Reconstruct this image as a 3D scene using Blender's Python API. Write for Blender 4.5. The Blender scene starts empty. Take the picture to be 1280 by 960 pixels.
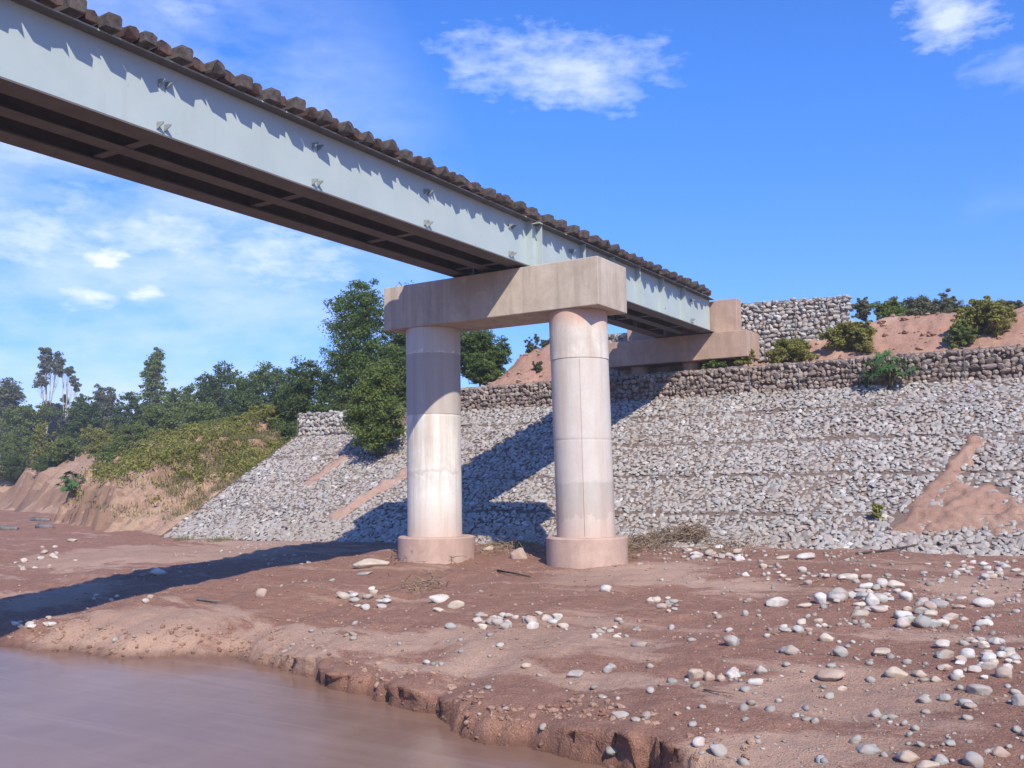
import bpy, math, random
import numpy as np
C = bpy.context.scene
rng = np.random.default_rng(7); random.seed(7)
PI = math.pi

# ------------------------------------------------------------------ camera, light, exposure
FPX, AZ, PITCH, ROLL = 1190.5, 0.5653, 0.1041, -0.0107     # focal length in px of a 1280 wide frame; world X runs along the bank, Y along the bridge
F_ = np.array([-math.sin(AZ)*math.cos(PITCH), math.cos(AZ)*math.cos(PITCH), math.sin(PITCH)])
r_ = np.array([math.cos(AZ), math.sin(AZ), 0.0]); u_ = np.cross(r_, F_)
R_ = math.cos(ROLL)*r_ + math.sin(ROLL)*u_; U_ = -math.sin(ROLL)*r_ + math.cos(ROLL)*u_
import mathutils
cam = bpy.data.cameras.new('camera'); co = bpy.data.objects.new('camera', cam); C.collection.objects.link(co)
cam.sensor_fit = 'HORIZONTAL'; cam.sensor_width = 36; cam.lens = 36*FPX/1280; cam.clip_start = .1; cam.clip_end = 6000
M3 = mathutils.Matrix([[R_[i], U_[i], -F_[i]] for i in range(3)]); co.matrix_world = M3.to_4x4()
C.camera = co

SUN = np.array([.88, -.80, 1.0]); SUN /= np.linalg.norm(SUN)
EL = math.asin(SUN[2]); ROT = math.atan2(SUN[0], SUN[1])
sl = bpy.data.lights.new('sun', 'SUN'); sl.energy = 4.5; sl.angle = math.radians(.53); sl.color = (1, .90, .73)
so = bpy.data.objects.new('sun', sl); C.collection.objects.link(so)
so.rotation_euler = mathutils.Vector(SUN).to_track_quat('Z', 'Y').to_euler()

C.view_settings.view_transform = 'Standard'; C.view_settings.look = 'None'
C.view_settings.exposure = 0.46; C.view_settings.gamma = 1

def ray(px, py): return F_ + (px-640)/FPX*R_ - (py-480)/FPX*U_
def at(px, py, Y):
    d = ray(px, py); return d*(Y/d[1])

W = bpy.data.worlds.new('World'); C.world = W; W.use_nodes = True
nt = W.node_tree; N, L = nt.nodes, nt.links
def node(t, tree=None, **k):
    n = (tree or nt).nodes.new(t)
    for a, b in k.items(): setattr(n, a, b)
    return n
def vmath(op, a, b=None):
    n = node('ShaderNodeVectorMath', operation=op); nt.links.new(a, n.inputs[0])
    if b is not None:
        if hasattr(b, 'is_output'): nt.links.new(b, n.inputs[1])
        else: n.inputs[1].default_value = b
    return n.outputs['Value'] if op in ('DOT_PRODUCT', 'LENGTH') else n.outputs[0]
def fm(op, a, b=None, c=None, clamp=False, tree=None):
    tr = tree or nt
    n = tr.nodes.new('ShaderNodeMath'); n.operation = op; n.use_clamp = clamp
    for i, v in enumerate((a, b, c)):
        if v is None: continue
        if hasattr(v, 'is_output'): tr.links.new(v, n.inputs[i])
        else: n.inputs[i].default_value = v
    return n.outputs[0]
tc = node('ShaderNodeTexCoord'); D = tc.outputs['Generated']
sky = node('ShaderNodeTexSky', sky_type='NISHITA'); sky.sun_disc = False
sky.sun_elevation = EL; sky.sun_rotation = ROT; sky.air_density = 1.0; sky.dust_density = .3; sky.ozone_density = 3.0
hsv = node('ShaderNodeHueSaturation'); L.new(sky.outputs[0], hsv.inputs['Color'])
hsv.inputs['Saturation'].default_value = 1.22; hsv.inputs['Value'].default_value = 1.0
tnt = node('ShaderNodeMix', data_type='RGBA', blend_type='MULTIPLY'); tnt.inputs['Factor'].default_value = 1; L.new(hsv.outputs[0], tnt.inputs['A']); zsp = node('ShaderNodeSeparateXYZ'); L.new(D, zsp.inputs[0])
tcol = node('ShaderNodeMix', data_type='RGBA'); L.new(fm('MULTIPLY', zsp.outputs[2], 2.6, clamp=True), tcol.inputs['Factor']); tcol.inputs['A'].default_value = (.74, .84, 1.42, 1); tcol.inputs['B'].default_value = (.88, 1.20, 1.86, 1)
L.new(tcol.outputs['Result'], tnt.inputs['B'])
def noise3(scale, detail=5, rough=.55, vec=None):
    n = node('ShaderNodeTexNoise'); n.inputs['Scale'].default_value = scale; n.inputs['Detail'].default_value = detail
    n.inputs['Roughness'].default_value = rough; L.new(vec if vec is not None else D, n.inputs['Vector']); return n.outputs['Fac']
# streaky coordinates: clouds are flattened towards the horizon
mp = node('ShaderNodeMapping'); mp.inputs['Scale'].default_value = (1, 1, 2.6); L.new(D, mp.inputs['Vector'])
n_fine = noise3(26, 7, .62, mp.outputs[0]); n_mid = noise3(7.0, 6, .6, mp.outputs[0]); n_big = noise3(2.3, 3, .5, mp.outputs[0])
def cloud(px, py, wx, wy, amp, hard, tilt=0.0):
    c = ray(px, py); c = c/np.linalg.norm(c); e1 = R_ - c*np.dot(R_, c); e1 /= np.linalg.norm(e1); e2 = np.cross(c, -e1); e2 = np.cross(e1, c)*-1
    if np.dot(e2, U_) < 0: e2 = -e2
    ct, st = math.cos(tilt), math.sin(tilt); e1, e2 = ct*e1+st*e2, -st*e1+ct*e2
    a = fm('MULTIPLY', vmath('DOT_PRODUCT', D, tuple(e1)), FPX/wx); b = fm('MULTIPLY', vmath('DOT_PRODUCT', D, tuple(e2)), FPX/wy)
    q = fm('ADD', fm('POWER', fm('ABSOLUTE', a), 2), fm('POWER', fm('ABSOLUTE', b), 2))
    m = fm('SUBTRACT', 1.0, fm('SQRT', q))
    front = fm('GREATER_THAN', vmath('DOT_PRODUCT', D, tuple(c)), .3)
    n = fm('ADD', fm('MULTIPLY', fm('SUBTRACT', n_fine, .5), 2.2), fm('MULTIPLY', fm('SUBTRACT', n_mid, .5), 1.2))
    v = fm('MULTIPLY', fm('ADD', fm('MULTIPLY', m, 1.15), fm('SUBTRACT', n, .18)), hard, clamp=True)
    return fm('MULTIPLY', fm('MULTIPLY', v, front), amp)
cl = cloud(690, 84, 182, 58, .62, .95, -.12)
for a in ((1190, 30, 75, 40, .70, 1.1), (1270, 85, 60, 30, .3, 1.0), (235, 8, 80, 38, .42, .9), (60, 300, 170, 95, .85, .75), (345, 318, 190, 80, .85, .75), (215, 290, 190, 80, .8, .75),
          (165, 345, 190, 60, .5, .9), (130, 322, 44, 24, 1.0, 1.2), (320, 260, 120, 40, .5, .9), (20, 270, 140, 70, .55, .9), (110, 372, 54, 22, .9, 1.1), (185, 367, 38, 18, .9, 1.1)):
    cl = fm('MAXIMUM', cl, cloud(*a))
# thin veil that thickens to the left of the view and goes on round the sky behind it
dl = ray(120, 330); dl /= np.linalg.norm(dl)
veil = fm('MULTIPLY', fm('MULTIPLY', fm('SUBTRACT', vmath('DOT_PRODUCT', D, tuple(dl)), .925), 13.0, clamp=True), fm('MULTIPLY', fm('SUBTRACT', n_mid, .30), 2.2, clamp=True))
cl = fm('MAXIMUM', cl, fm('MULTIPLY', veil, .80))
gen = fm('MULTIPLY', fm('MULTIPLY', fm('SUBTRACT', n_big, .62), 5.0, clamp=True), fm('MULTIPLY', fm('SUBTRACT', n_mid, .5), 4.0, clamp=True))
cl = fm('MAXIMUM', cl, fm('MULTIPLY', gen, .4))
mixc = node('ShaderNodeMix', data_type='RGBA'); L.new(cl, mixc.inputs['Factor']); L.new(tnt.outputs['Result'], mixc.inputs['A'])
mixc.inputs['B'].default_value = (7.6, 8.3, 9.4, 1)
bg = N['Background']; bg.inputs['Strength'].default_value = .10; L.new(mixc.outputs['Result'], bg.inputs['Color'])

# ------------------------------------------------------------------ helpers
def hash2(i, j, s): 
    n = (i.astype(np.int64)*374761393 + j.astype(np.int64)*668265263 + s*982451653) & 0x7fffffff
    n = ((n ^ (n >> 13))*1274126177) & 0x7fffffff
    return ((n ^ (n >> 16)) & 0xffff)/65535.0
def vn(x, y, s=0):
    x = np.asarray(x, float); y = np.asarray(y, float)
    i = np.floor(x); j = np.floor(y); fx = x-i; fy = y-j; fx = fx*fx*(3-2*fx); fy = fy*fy*(3-2*fy)
    a = hash2(i, j, s); b = hash2(i+1, j, s); c = hash2(i, j+1, s); d = hash2(i+1, j+1, s)
    return (a*(1-fx)+b*fx)*(1-fy)+(c*(1-fx)+d*fx)*fy - .5
def fbm(x, y, s=0, o=4):
    r = 0; a = 1
    for k in range(o): r = r+a*vn(x*2**k, y*2**k, s+k*17); a *= .5
    return r
def sstep(a, b, x):
    t = np.clip((x-a)/(b-a), 0, 1); return t*t*(3-2*t)

col = C.collection
def mesh(name, V, Fc, mat, parent=None, smooth=False, tint=None, sharp=None):
    """V: (n,3); Fc: (m,k) array or list of faces of mixed size"""
    me = bpy.data.meshes.new(name); V = np.asarray(V, np.float32)
    if isinstance(Fc, np.ndarray):
        k = Fc.shape[1]; m = len(Fc)
        me.vertices.add(len(V)); me.vertices.foreach_set('co', V.ravel())
        me.loops.add(m*k); me.loops.foreach_set('vertex_index', Fc.astype(np.int32).ravel())
        me.polygons.add(m); me.polygons.foreach_set('loop_start', np.arange(0, m*k, k, dtype=np.int32)); me.polygons.foreach_set('loop_total', np.full(m, k, np.int32))
        me.update(calc_edges=True); me.validate()
    else:
        me.from_pydata(V.tolist(), [], Fc); me.update()
    me.polygons.foreach_set('use_smooth', np.full(len(me.polygons), bool(smooth)))
    if tint is not None:
        a = me.attributes.new('tint', 'FLOAT', 'POINT'); a.data.foreach_set('value', np.asarray(tint, np.float32))
    if mat is not None: me.materials.append(mat)
    o = bpy.data.objects.new(name, me); col.objects.link(o)
    if parent is not None: o.parent = parent
    if sharp: me.set_sharp_from_angle(angle=math.radians(sharp)) if hasattr(me, 'set_sharp_from_angle') else None
    return o
def tag(o, label=None, cat=None, group=None, kind=None):
    if label: o['label'] = label
    if cat: o['category'] = cat
    if group: o['group'] = group
    if kind: o['kind'] = kind
    return o
def thing(name, label, cat, loc=(0, 0, 0), group=None):
    o = bpy.data.objects.new(name, None); o.location = loc; o.empty_display_size = .2; col.objects.link(o)
    return tag(o, label, cat, group)
class MB:
    """collects boxes, prisms and tubes; build() links ONE mesh object"""
    def __init__(s): s.V = []; s.F = []; s.n = 0
    def add(s, V, Fc): 
        s.V.append(np.asarray(V, float)); s.F += [[i+s.n for i in f] for f in Fc]; s.n += len(V)
    def box(s, x0, x1, y0, y1, z0, z1):
        V = [(x, y, z) for x in (x0, x1) for y in (y0, y1) for z in (z0, z1)]
        s.add(V, [(0, 1, 3, 2), (4, 6, 7, 5), (0, 4, 5, 1), (2, 3, 7, 6), (0, 2, 6, 4), (1, 5, 7, 3)])
    def tube(s, pts, rad, seg=8, cap=True):
        pts = np.asarray(pts, float); n = len(pts); rad = np.broadcast_to(rad, (n,)); V = []; prev = None
        for i in range(n):
            t = pts[min(i+1, n-1)]-pts[max(i-1, 0)]; t /= np.linalg.norm(t)+1e-9
            a = np.array([0, 0, 1.]) if abs(t[2]) < .9 else np.array([1., 0, 0])
            if prev is not None: a = prev
            e1 = a-t*np.dot(a, t); e1 /= np.linalg.norm(e1)+1e-9; e2 = np.cross(t, e1); prev = e1
            for k in range(seg):
                q = 2*PI*k/seg; V.append(pts[i]+rad[i]*(math.cos(q)*e1+math.sin(q)*e2))
        Fc = [(i*seg+k, i*seg+(k+1) % seg, (i+1)*seg+(k+1) % seg, (i+1)*seg+k) for i in range(n-1) for k in range(seg)]
        if cap: Fc += [tuple(range(seg))[::-1], tuple((n-1)*seg+k for k in range(seg))]
        s.add(V, Fc)
    def build(s, name, mat, parent=None, smooth=False, bevel=0, off=(0, 0, 0), segs=2):
        o = mesh(name, np.concatenate(s.V)-np.asarray(off), s.F, mat, parent, smooth)
        if bevel:
            b = o.modifiers.new('bevel', 'BEVEL'); b.width = bevel; b.segments = segs; b.limit_method = 'ANGLE'
        return o

# ------------------------------------------------------------------ materials
def mat(name):
    m = bpy.data.materials.new(name); m.use_nodes = True; t = m.node_tree
    return m, t, t.nodes['Principled BSDF']
class G:
    """small node graph writer for one material"""
    def __init__(s, name): 
        s.m, s.t, s.b = mat(name); s.n = s.t.nodes; s.l = s.t.links
        s.tc = s.n.new('ShaderNodeTexCoord'); s.geo = s.n.new('ShaderNodeNewGeometry'); s.pos = s.geo.outputs['Position']
    def map(s, scale=(1, 1, 1), loc=(0, 0, 0), src=None, rot=(0, 0, 0)):
        q = s.n.new('ShaderNodeMapping'); q.inputs['Scale'].default_value = scale; q.inputs['Location'].default_value = loc; q.inputs['Rotation'].default_value = rot
        s.l.new(src or s.pos, q.inputs['Vector']); return q.outputs[0]
    def noise(s, scale, detail=4, rough=.55, vec=None, dist=0):
        q = s.n.new('ShaderNodeTexNoise'); q.inputs['Scale'].default_value = scale; q.inputs['Detail'].default_value = detail
        q.inputs['Roughness'].default_value = rough; q.inputs['Distortion'].default_value = dist
        s.l.new(vec if vec is not None else s.pos, q.inputs['Vector']); return q.outputs['Fac']
    def vor(s, scale, vec=None, feat='F1'):
        q = s.n.new('ShaderNodeTexVoronoi'); q.feature = feat; q.inputs['Scale'].default_value = scale
        s.l.new(vec if vec is not None else s.pos, q.inputs['Vector']); return q.outputs['Distance']
    def ramp(s, fac, stops, interp='LINEAR'):
        q = s.n.new('ShaderNodeValToRGB'); q.color_ramp.interpolation = interp; e = q.color_ramp.elements
        while len(e) < len(stops): e.new(.5)
        for k, (p, c) in enumerate(stops):
            e[k].position = p; e[k].color = (*c, 1) if hasattr(c, '__len__') else (c, c, c, 1)
        s.l.new(fac, q.inputs[0]); return q.outputs[0]
    def mix(s, fac, a, b, mode='MIX'):
        q = s.n.new('ShaderNodeMix'); q.data_type = 'RGBA'; q.blend_type = mode
        for v, i in ((fac, 'Factor'), (a, 'A'), (b, 'B')):
            if hasattr(v, 'is_output'): s.l.new(v, q.inputs[i])
            elif i == 'Factor': q.inputs[i].default_value = v
            else: q.inputs[i].default_value = (*v, 1)
        return q.outputs['Result']
    def f(s, op, a, b=None, c=None, clamp=False): return fm(op, a, b, c, clamp, s.t)
    def attr(s, name): 
        q = s.n.new('ShaderNodeAttribute'); q.attribute_name = name; return q.outputs['Fac']
    def rnd(s): return s.n.new('ShaderNodeObjectInfo').outputs['Random']
    def xyz(s, src=None):
        q = s.n.new('ShaderNodeSeparateXYZ'); s.l.new(src or s.pos, q.inputs[0]); return q.outputs
    def out(s, color, rough=.9, bump=None, bs=.3, bd=.02, spec=.3):
        if hasattr(color, 'is_output'): s.l.new(color, s.b.inputs['Base Color'])
        else: s.b.inputs['Base Color'].default_value = (*color, 1)
        if hasattr(rough, 'is_output'): s.l.new(rough, s.b.inputs['Roughness'])
        else: s.b.inputs['Roughness'].default_value = rough
        s.b.inputs['Specular IOR Level'].default_value = spec
        if bump is not None:
            q = s.n.new('ShaderNodeBump'); q.inputs['Strength'].default_value = bs; q.inputs['Distance'].default_value = bd
            s.l.new(bump, q.inputs['Height']); s.l.new(q.outputs[0], s.b.inputs['Normal'])
        return s.m
MT = {}
WATER = -2.75
def soil(name, dark, mid, light, sand, band=(.35, .9, 1), bs=.6, cutdark=False, patches=False):
    g = G(name); v = g.map(band)
    n1 = g.noise(.9, 9, .68, v, .8); n2 = g.noise(6, 7, .68); n3 = g.noise(45, 4, .65)
    c = g.ramp(n2, [(.30, dark), (.5, mid), (.72, light)])
    c = g.mix(g.ramp(g.f('ADD', n1, g.f('MULTIPLY', g.attr('tint'), .36)) if patches else n1, [(.545, 0.0), (.63, .95)]), c, sand)
    c = g.mix(g.ramp(g.noise(.35, 3, .5), [(.35, .0), (.6, .35)]), c, dark)
    c = g.mix(.42, c, g.ramp(n3, [(.32, tuple(.42*x for x in mid)), (.68, tuple(1.2*x for x in light))]))
    sp = g.vor(22); c = g.mix(g.ramp(sp, [(.10, .6), (.22, 0.0)]), c, tuple(.5*x for x in dark))
    sp2 = g.vor(31, g.map((1, 1, 1), (5, 3, 1))); c = g.mix(g.ramp(sp2, [(.08, .55), (.18, 0.0)]), c, tuple(min(.6, 1.35*x) for x in sand))
    if patches:   # soaked margin just above the water
        wet = g.f('SUBTRACT', 1.0, g.f('DIVIDE', g.f('SUBTRACT', g.xyz()[2], g.f('ADD', WATER+.01, g.f('MULTIPLY', g.f('SUBTRACT', n2, .5), .22))), .13), clamp=True)
        c = g.mix(g.f('MULTIPLY', wet, .8), c, (.125, .062, .044))
    if cutdark:   # darker tone on the steeper faces, edge broken by noise
        st = g.n.new('ShaderNodeSeparateXYZ'); g.l.new(g.geo.outputs['True Normal'], st.inputs[0])
        c = g.mix(g.ramp(g.f('ADD', st.outputs[2], g.f('MULTIPLY', g.f('SUBTRACT', n2, .5), .3)), [(.40, .60), (.64, 0.0)]), c, tuple(.9*x for x in dark))
    h = g.f('ADD', g.f('MULTIPLY', n2, .8), g.f('MULTIPLY', n3, .5))
    return g.out(c, .92, h, bs, .05, .2)
MT['mud'] = soil('river_mud', (.180, .086, .058), (.270, .140, .098), (.36, .208, .152), (.54, .385, .29), (.34, 1.15, 1), 1.0, False, True)
MT['clay'] = soil('red_clay', (.25, .132, .092), (.38, .222, .158), (.47, .295, .218), (.48, .34, .26), (.6, .6, .6), .9)
MT['bank'] = soil('bank_soil', (.19, .11, .075), (.37, .235, .165), (.50, .345, .25), (.40, .33, .19), (.5, .5, .5), .9, True)
MT['gapsoil'] = soil('soil_between_stones', (.12, .085, .068), (.18, .132, .105), (.25, .185, .15), (.21, .16, .13), (.5, .5, .5))
MT['slump'] = soil('slumped_soil', (.23, .125, .088), (.33, .20, .148), (.42, .275, .21), (.40, .27, .20), (.6, .6, .6), .9)
MT['dust'] = soil('washed_soil', (.28, .18, .14), (.38, .255, .205), (.45, .315, .26), (.42, .31, .25), (.6, .6, .6), .8)

STONE_STOPS = [(0, (.25, .245, .24)), (.22, (.345, .34, .33)), (.42, (.405, .395, .38)), (.60, (.39, .36, .325)), (.76, (.455, .44, .41)), (.86, (.35, .30, .265)), (.95, (.50, .49, .47)), (1, (.62, .61, .585))]
_OLD = [(0, (.20, .205, .215)), (.22, (.31, .315, .325)), (.42, (.40, .395, .385)), (.60, (.36, .32, .275)), (.74, (.47, .435, .385)), (.86, (.33, .245, .205)), (.93, (.62, .60, .56)), (1, (.70, .68, .65))]
DARKST = [(0, (.17, .135, .115)), (.3, (.25, .20, .17)), (.55, (.34, .28, .235)), (.8, (.28, .225, .205)), (1, (.45, .38, .33))]
_OLD2 = [(0, (.12, .09, .075)), (.3, (.20, .15, .125)), (.55, (.28, .22, .18)), (.8, (.22, .165, .15)), (1, (.36, .29, .24))]
def stone_mat(name, single, stops, mul=1.0, dusty=False):
    g = G(name); t = g.rnd() if single else g.attr('tint')
    stops = [(p, tuple(min(.8, v*mul) for v in c)) for p, c in stops]
    c = g.ramp(t, stops); n = g.noise(14, 4, .6); n2 = g.noise(70, 3, .6)
    c = g.mix(.55, c, g.ramp(n, [(.3, .62), (.7, 1.0)]), 'MULTIPLY')
    c = g.mix(g.ramp(g.noise(5, 3), [(.45, 0.0), (.68, .5)]), c, (.28, .19, .145))
    if dusty:   # silt caught in patches over many stones, most of it low down where floods reach
        d = g.noise(.55, 5, .6); hgt = g.f('SUBTRACT', 1.0, g.f('DIVIDE', g.f('ADD', g.xyz()[2], 1.6), 1.3), clamp=True)
        c = g.mix(g.f('MULTIPLY', g.ramp(g.f('ADD', d, g.f('MULTIPLY', hgt, .14)), [(.50, 0.0), (.68, 1.0)]), .48), c, (.29, .24, .20))
    return g.out(c, .85, g.f('ADD', n, g.f('MULTIPLY', n2, .4)), .35, .02, .3)
MT['stone'] = stone_mat('grey_cobble', False, STONE_STOPS, .97, True); MT['stone1'] = stone_mat('grey_cobble_single', True, STONE_STOPS, .97, True)
MT['dstone'] = stone_mat('brown_wall_stone', False, DARKST, 1.0); MT['dstone1'] = stone_mat('brown_wall_stone_single', True, DARKST, 1.0)
BOULD = [(0, (.34, .325, .30)), (.25, (.43, .42, .39)), (.5, (.50, .48, .44)), (.7, (.44, .385, .32)), (.85, (.58, .555, .51)), (1, (.66, .64, .60))]
MT['boulder'] = stone_mat('river_boulder', True, BOULD, 1.0); MT['pebble'] = stone_mat('river_pebble', False, BOULD, .72)

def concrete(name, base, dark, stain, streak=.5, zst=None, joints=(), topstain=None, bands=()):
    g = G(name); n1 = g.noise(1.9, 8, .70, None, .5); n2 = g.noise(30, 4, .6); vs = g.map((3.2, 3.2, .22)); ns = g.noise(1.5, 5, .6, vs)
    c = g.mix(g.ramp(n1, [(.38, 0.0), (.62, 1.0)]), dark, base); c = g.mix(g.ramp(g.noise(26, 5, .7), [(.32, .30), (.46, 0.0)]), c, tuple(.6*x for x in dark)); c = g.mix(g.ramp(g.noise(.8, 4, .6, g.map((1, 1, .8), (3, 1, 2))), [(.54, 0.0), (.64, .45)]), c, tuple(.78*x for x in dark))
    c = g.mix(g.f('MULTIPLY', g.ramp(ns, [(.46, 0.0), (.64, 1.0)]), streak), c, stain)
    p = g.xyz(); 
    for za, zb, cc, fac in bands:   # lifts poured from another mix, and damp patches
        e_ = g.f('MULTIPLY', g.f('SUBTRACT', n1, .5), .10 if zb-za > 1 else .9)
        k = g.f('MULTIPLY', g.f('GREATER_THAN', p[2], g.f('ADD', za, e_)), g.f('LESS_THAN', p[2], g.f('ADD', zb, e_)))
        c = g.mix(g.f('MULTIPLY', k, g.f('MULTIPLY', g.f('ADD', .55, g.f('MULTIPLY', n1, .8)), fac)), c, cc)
    if zst:   # mud splashed up from the foot, edge broken by noise
        k = g.f('SUBTRACT', 1.0, g.f('DIVIDE', g.f('SUBTRACT', p[2], g.f('ADD', zst[0], g.f('MULTIPLY', g.f('SUBTRACT', n1, .5), 1.5))), zst[1]), clamp=True)
        c = g.mix(g.f('MULTIPLY', k, .75), c, zst[2])
    if topstain:
        k = g.f('DIVIDE', g.f('SUBTRACT', p[2], g.f('ADD', topstain[0], g.f('MULTIPLY', g.f('SUBTRACT', ns, .5), 1.4))), .35, clamp=True)
        c = g.mix(g.f('MULTIPLY', k, .8), c, topstain[1])
    for z, dk in joints:
        k = g.f('LESS_THAN', g.f('ABSOLUTE', g.f('SUBTRACT', p[2], g.f('ADD', z, g.f('MULTIPLY', g.f('SUBTRACT', n1, .5), .06)))), .014)
        c = g.mix(g.f('MULTIPLY', k, dk), c, tuple(.4*x for x in dark))
    return g.out(c, .88, g.f('ADD', n2, g.f('MULTIPLY', n1, .5)), .25, .015, .25)
MT['cap'] = concrete('cap_concrete', (.50, .435, .365), (.41, .345, .28), (.31, .255, .21), .6)
MT['abut'] = concrete('abutment_concrete', (.45, .325, .255), (.36, .25, .19), (.29, .21, .165), .5)
MT['foot'] = concrete('footing_concrete', (.48, .345, .285), (.39, .27, .22), (.31, .215, .175), .35)

def simple(name, a, b, scale=6, rough=.7, bs=.2, spec=.3, metal=0):
    g = G(name); n = g.noise(scale, 5, .65); c = g.mix(g.ramp(n, [(.35, 0.0), (.68, 1.0)]), a, b); m = g.out(c, rough, g.noise(scale*6, 3), bs, .01, spec)
    g.b.inputs['Metallic'].default_value = metal; return m
def girder_paint():
    g = G('girder_paint'); n = g.noise(1.3, 5, .6); st = g.noise(1.2, 5, .65, g.map((2.5, 2.5, .25)))
    c = g.mix(g.ramp(n, [(.35, 0.0), (.7, 1.0)]), (.355, .425, .43), (.40, .465, .465))
    c = g.mix(g.ramp(st, [(.56, 0.0), (.75, .30)]), c, (.33, .35, .33))
    c = g.mix(g.ramp(g.noise(9, 6, .7), [(.66, 0.0), (.72, .5)]), c, (.27, .19, .14))
    return g.out(c, .5, g.noise(3, 3), .06, .02, .4)
MT['paint'] = girder_paint()
MT['soffit_shade'] = simple('girder_underside_shade', (.105, .10, .10), (.145, .138, .132), 3, .75)  # underside colour, also painted shade on the inner girder faces
MT['lug'] = simple('lug_steel', (.17, .19, .195), (.26, .28, .28), 8, .6)
MT['tie'] = simple('weathered_timber', (.046, .038, .037), (.118, .100, .093), 9, .9, .6, .2)
MT['tie2'] = simple('reddish_timber', (.060, .038, .034), (.118, .078, .066), 9, .9, .6, .2)
MT['rail'] = simple('rusty_rail', (.075, .040, .032), (.135, .072, .056), 20, .85, .3)
MT['wire'] = simple('gabion_wire', (.10, .10, .10), (.18, .17, .16), 8, .7)
MT['bark'] = simple('bark', (.085, .065, .05), (.17, .135, .105), 7, .95, .7, .1)
MT['palebark'] = simple('pale_bark', (.34, .31, .27), (.46, .43, .38), 4, .9, .3, .1)
MT['twig'] = simple('dry_twig', (.16, .115, .08), (.33, .245, .165), 5, .95, .3, .1)
MT['root'] = simple('dark_root', (.05, .04, .035), (.10, .08, .07), 5, .95, .3, .1)
MT['log'] = simple('grey_driftwood', (.11, .10, .10), (.22, .20, .19), 5, .95, .3, .1)
def leafmat(name, a, b, c_, trans=.45):
    g = G(name); t = g.attr('tint'); c = g.ramp(t, [(0, a), (.5, b), (1, c_)]); g.out(c, .7, spec=.25)
    tr = g.n.new('ShaderNodeBsdfTranslucent'); g.l.new(c, tr.inputs['Color']); mx = g.n.new('ShaderNodeMixShader'); mx.inputs[0].default_value = trans
    g.l.new(g.b.outputs[0], mx.inputs[1]); g.l.new(tr.outputs[0], mx.inputs[2]); g.l.new(mx.outputs[0], g.n['Material Output'].inputs[0]); return g.m
MT['mesquite'] = leafmat('mesquite_leaf', (.066, .114, .026), (.108, .168, .042), (.16, .22, .062))
MT['brushgreen'] = leafmat('brush_leaf', (.100, .142, .032), (.15, .20, .050), (.20, .25, .075))
MT['yellowgreen'] = leafmat('yellow_green_leaf', (.175, .19, .036), (.245, .255, .055), (.31, .30, .09))
MT['greygreen'] = leafmat('grey_green_leaf', (.105, .118, .062), (.15, .165, .09), (.20, .21, .125))
MT['darkgreen'] = leafmat('dark_leaf', (.056, .094, .026), (.088, .134, .038), (.125, .17, .052))
MT['castor'] = leafmat('broad_leaf', (.045, .10, .030), (.070, .145, .045), (.10, .19, .06), .3)
MT['grass'] = leafmat('bank_grass', (.13, .145, .055), (.22, .20, .085), (.34, .285, .15))
def water():
    g = G('muddy_water'); n = g.noise(.8, 4, .6, g.map((1, .55, 1), rot=(0, 0, .5))); n2 = g.noise(9, 3, .55, g.map((1, .5, 1), rot=(0, 0, .5)))
    c = g.mix(g.ramp(n, [(.35, 0.0), (.65, 1.0)]), (.185, .108, .078), (.225, .138, .102)); fl = g.noise(1.1, 6, .62, g.map((.22, 2.4, 1), rot=(0, 0, -.12)), .8); c = g.mix(g.ramp(fl, [(.50, 0.0), (.70, .45)]), c, (.27, .185, .150))
    m = g.out(c, .22, g.f('ADD', g.f('ADD', n, g.f('MULTIPLY', n2, .3)), g.f('MULTIPLY', fl, .8)), .16, .05, .22); g.b.inputs['IOR'].default_value = 1.33; return m
MT['water'] = water()

# ------------------------------------------------------------------ terrain
EDX = np.array([-400, -60, -25, -16.8, -13.9, -12.3, -10.9, -9.3, -8.1, -7.0, -6.2, -5.2, -4.4, -3.6, -3.0, -2.0, 0, 4, 12, 400.])
EDY = np.array([13, 12, 10.2, 9.65, 9.85, 10.9, 10.45, 10.05, 9.75, 9.35, 8.85, 8.95, 8.75, 8.45, 8.05, 7.6, 6.9, 6.0, 5, 5.])
EDY = EDY+np.interp(EDX, [-14, -12, -9.5, -8], [.40, .22, .06, 0])
SCX = np.array([-400, -17, -13.5, -12, -9, -7, -6, -5.0, -4.2, -3, 0, 400.]); SCZ = np.array([.24, .24, .24, .16, .22, .21, .18, .28, .32, .30, .26, .26])
Y0, Z0, Y1, Z1 = 21.25, -1.53, 28.5, 2.68
def slope_z(Y): return Z0+(Z1-Z0)/(Y1-Y0)*(Y-Y0)
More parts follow.
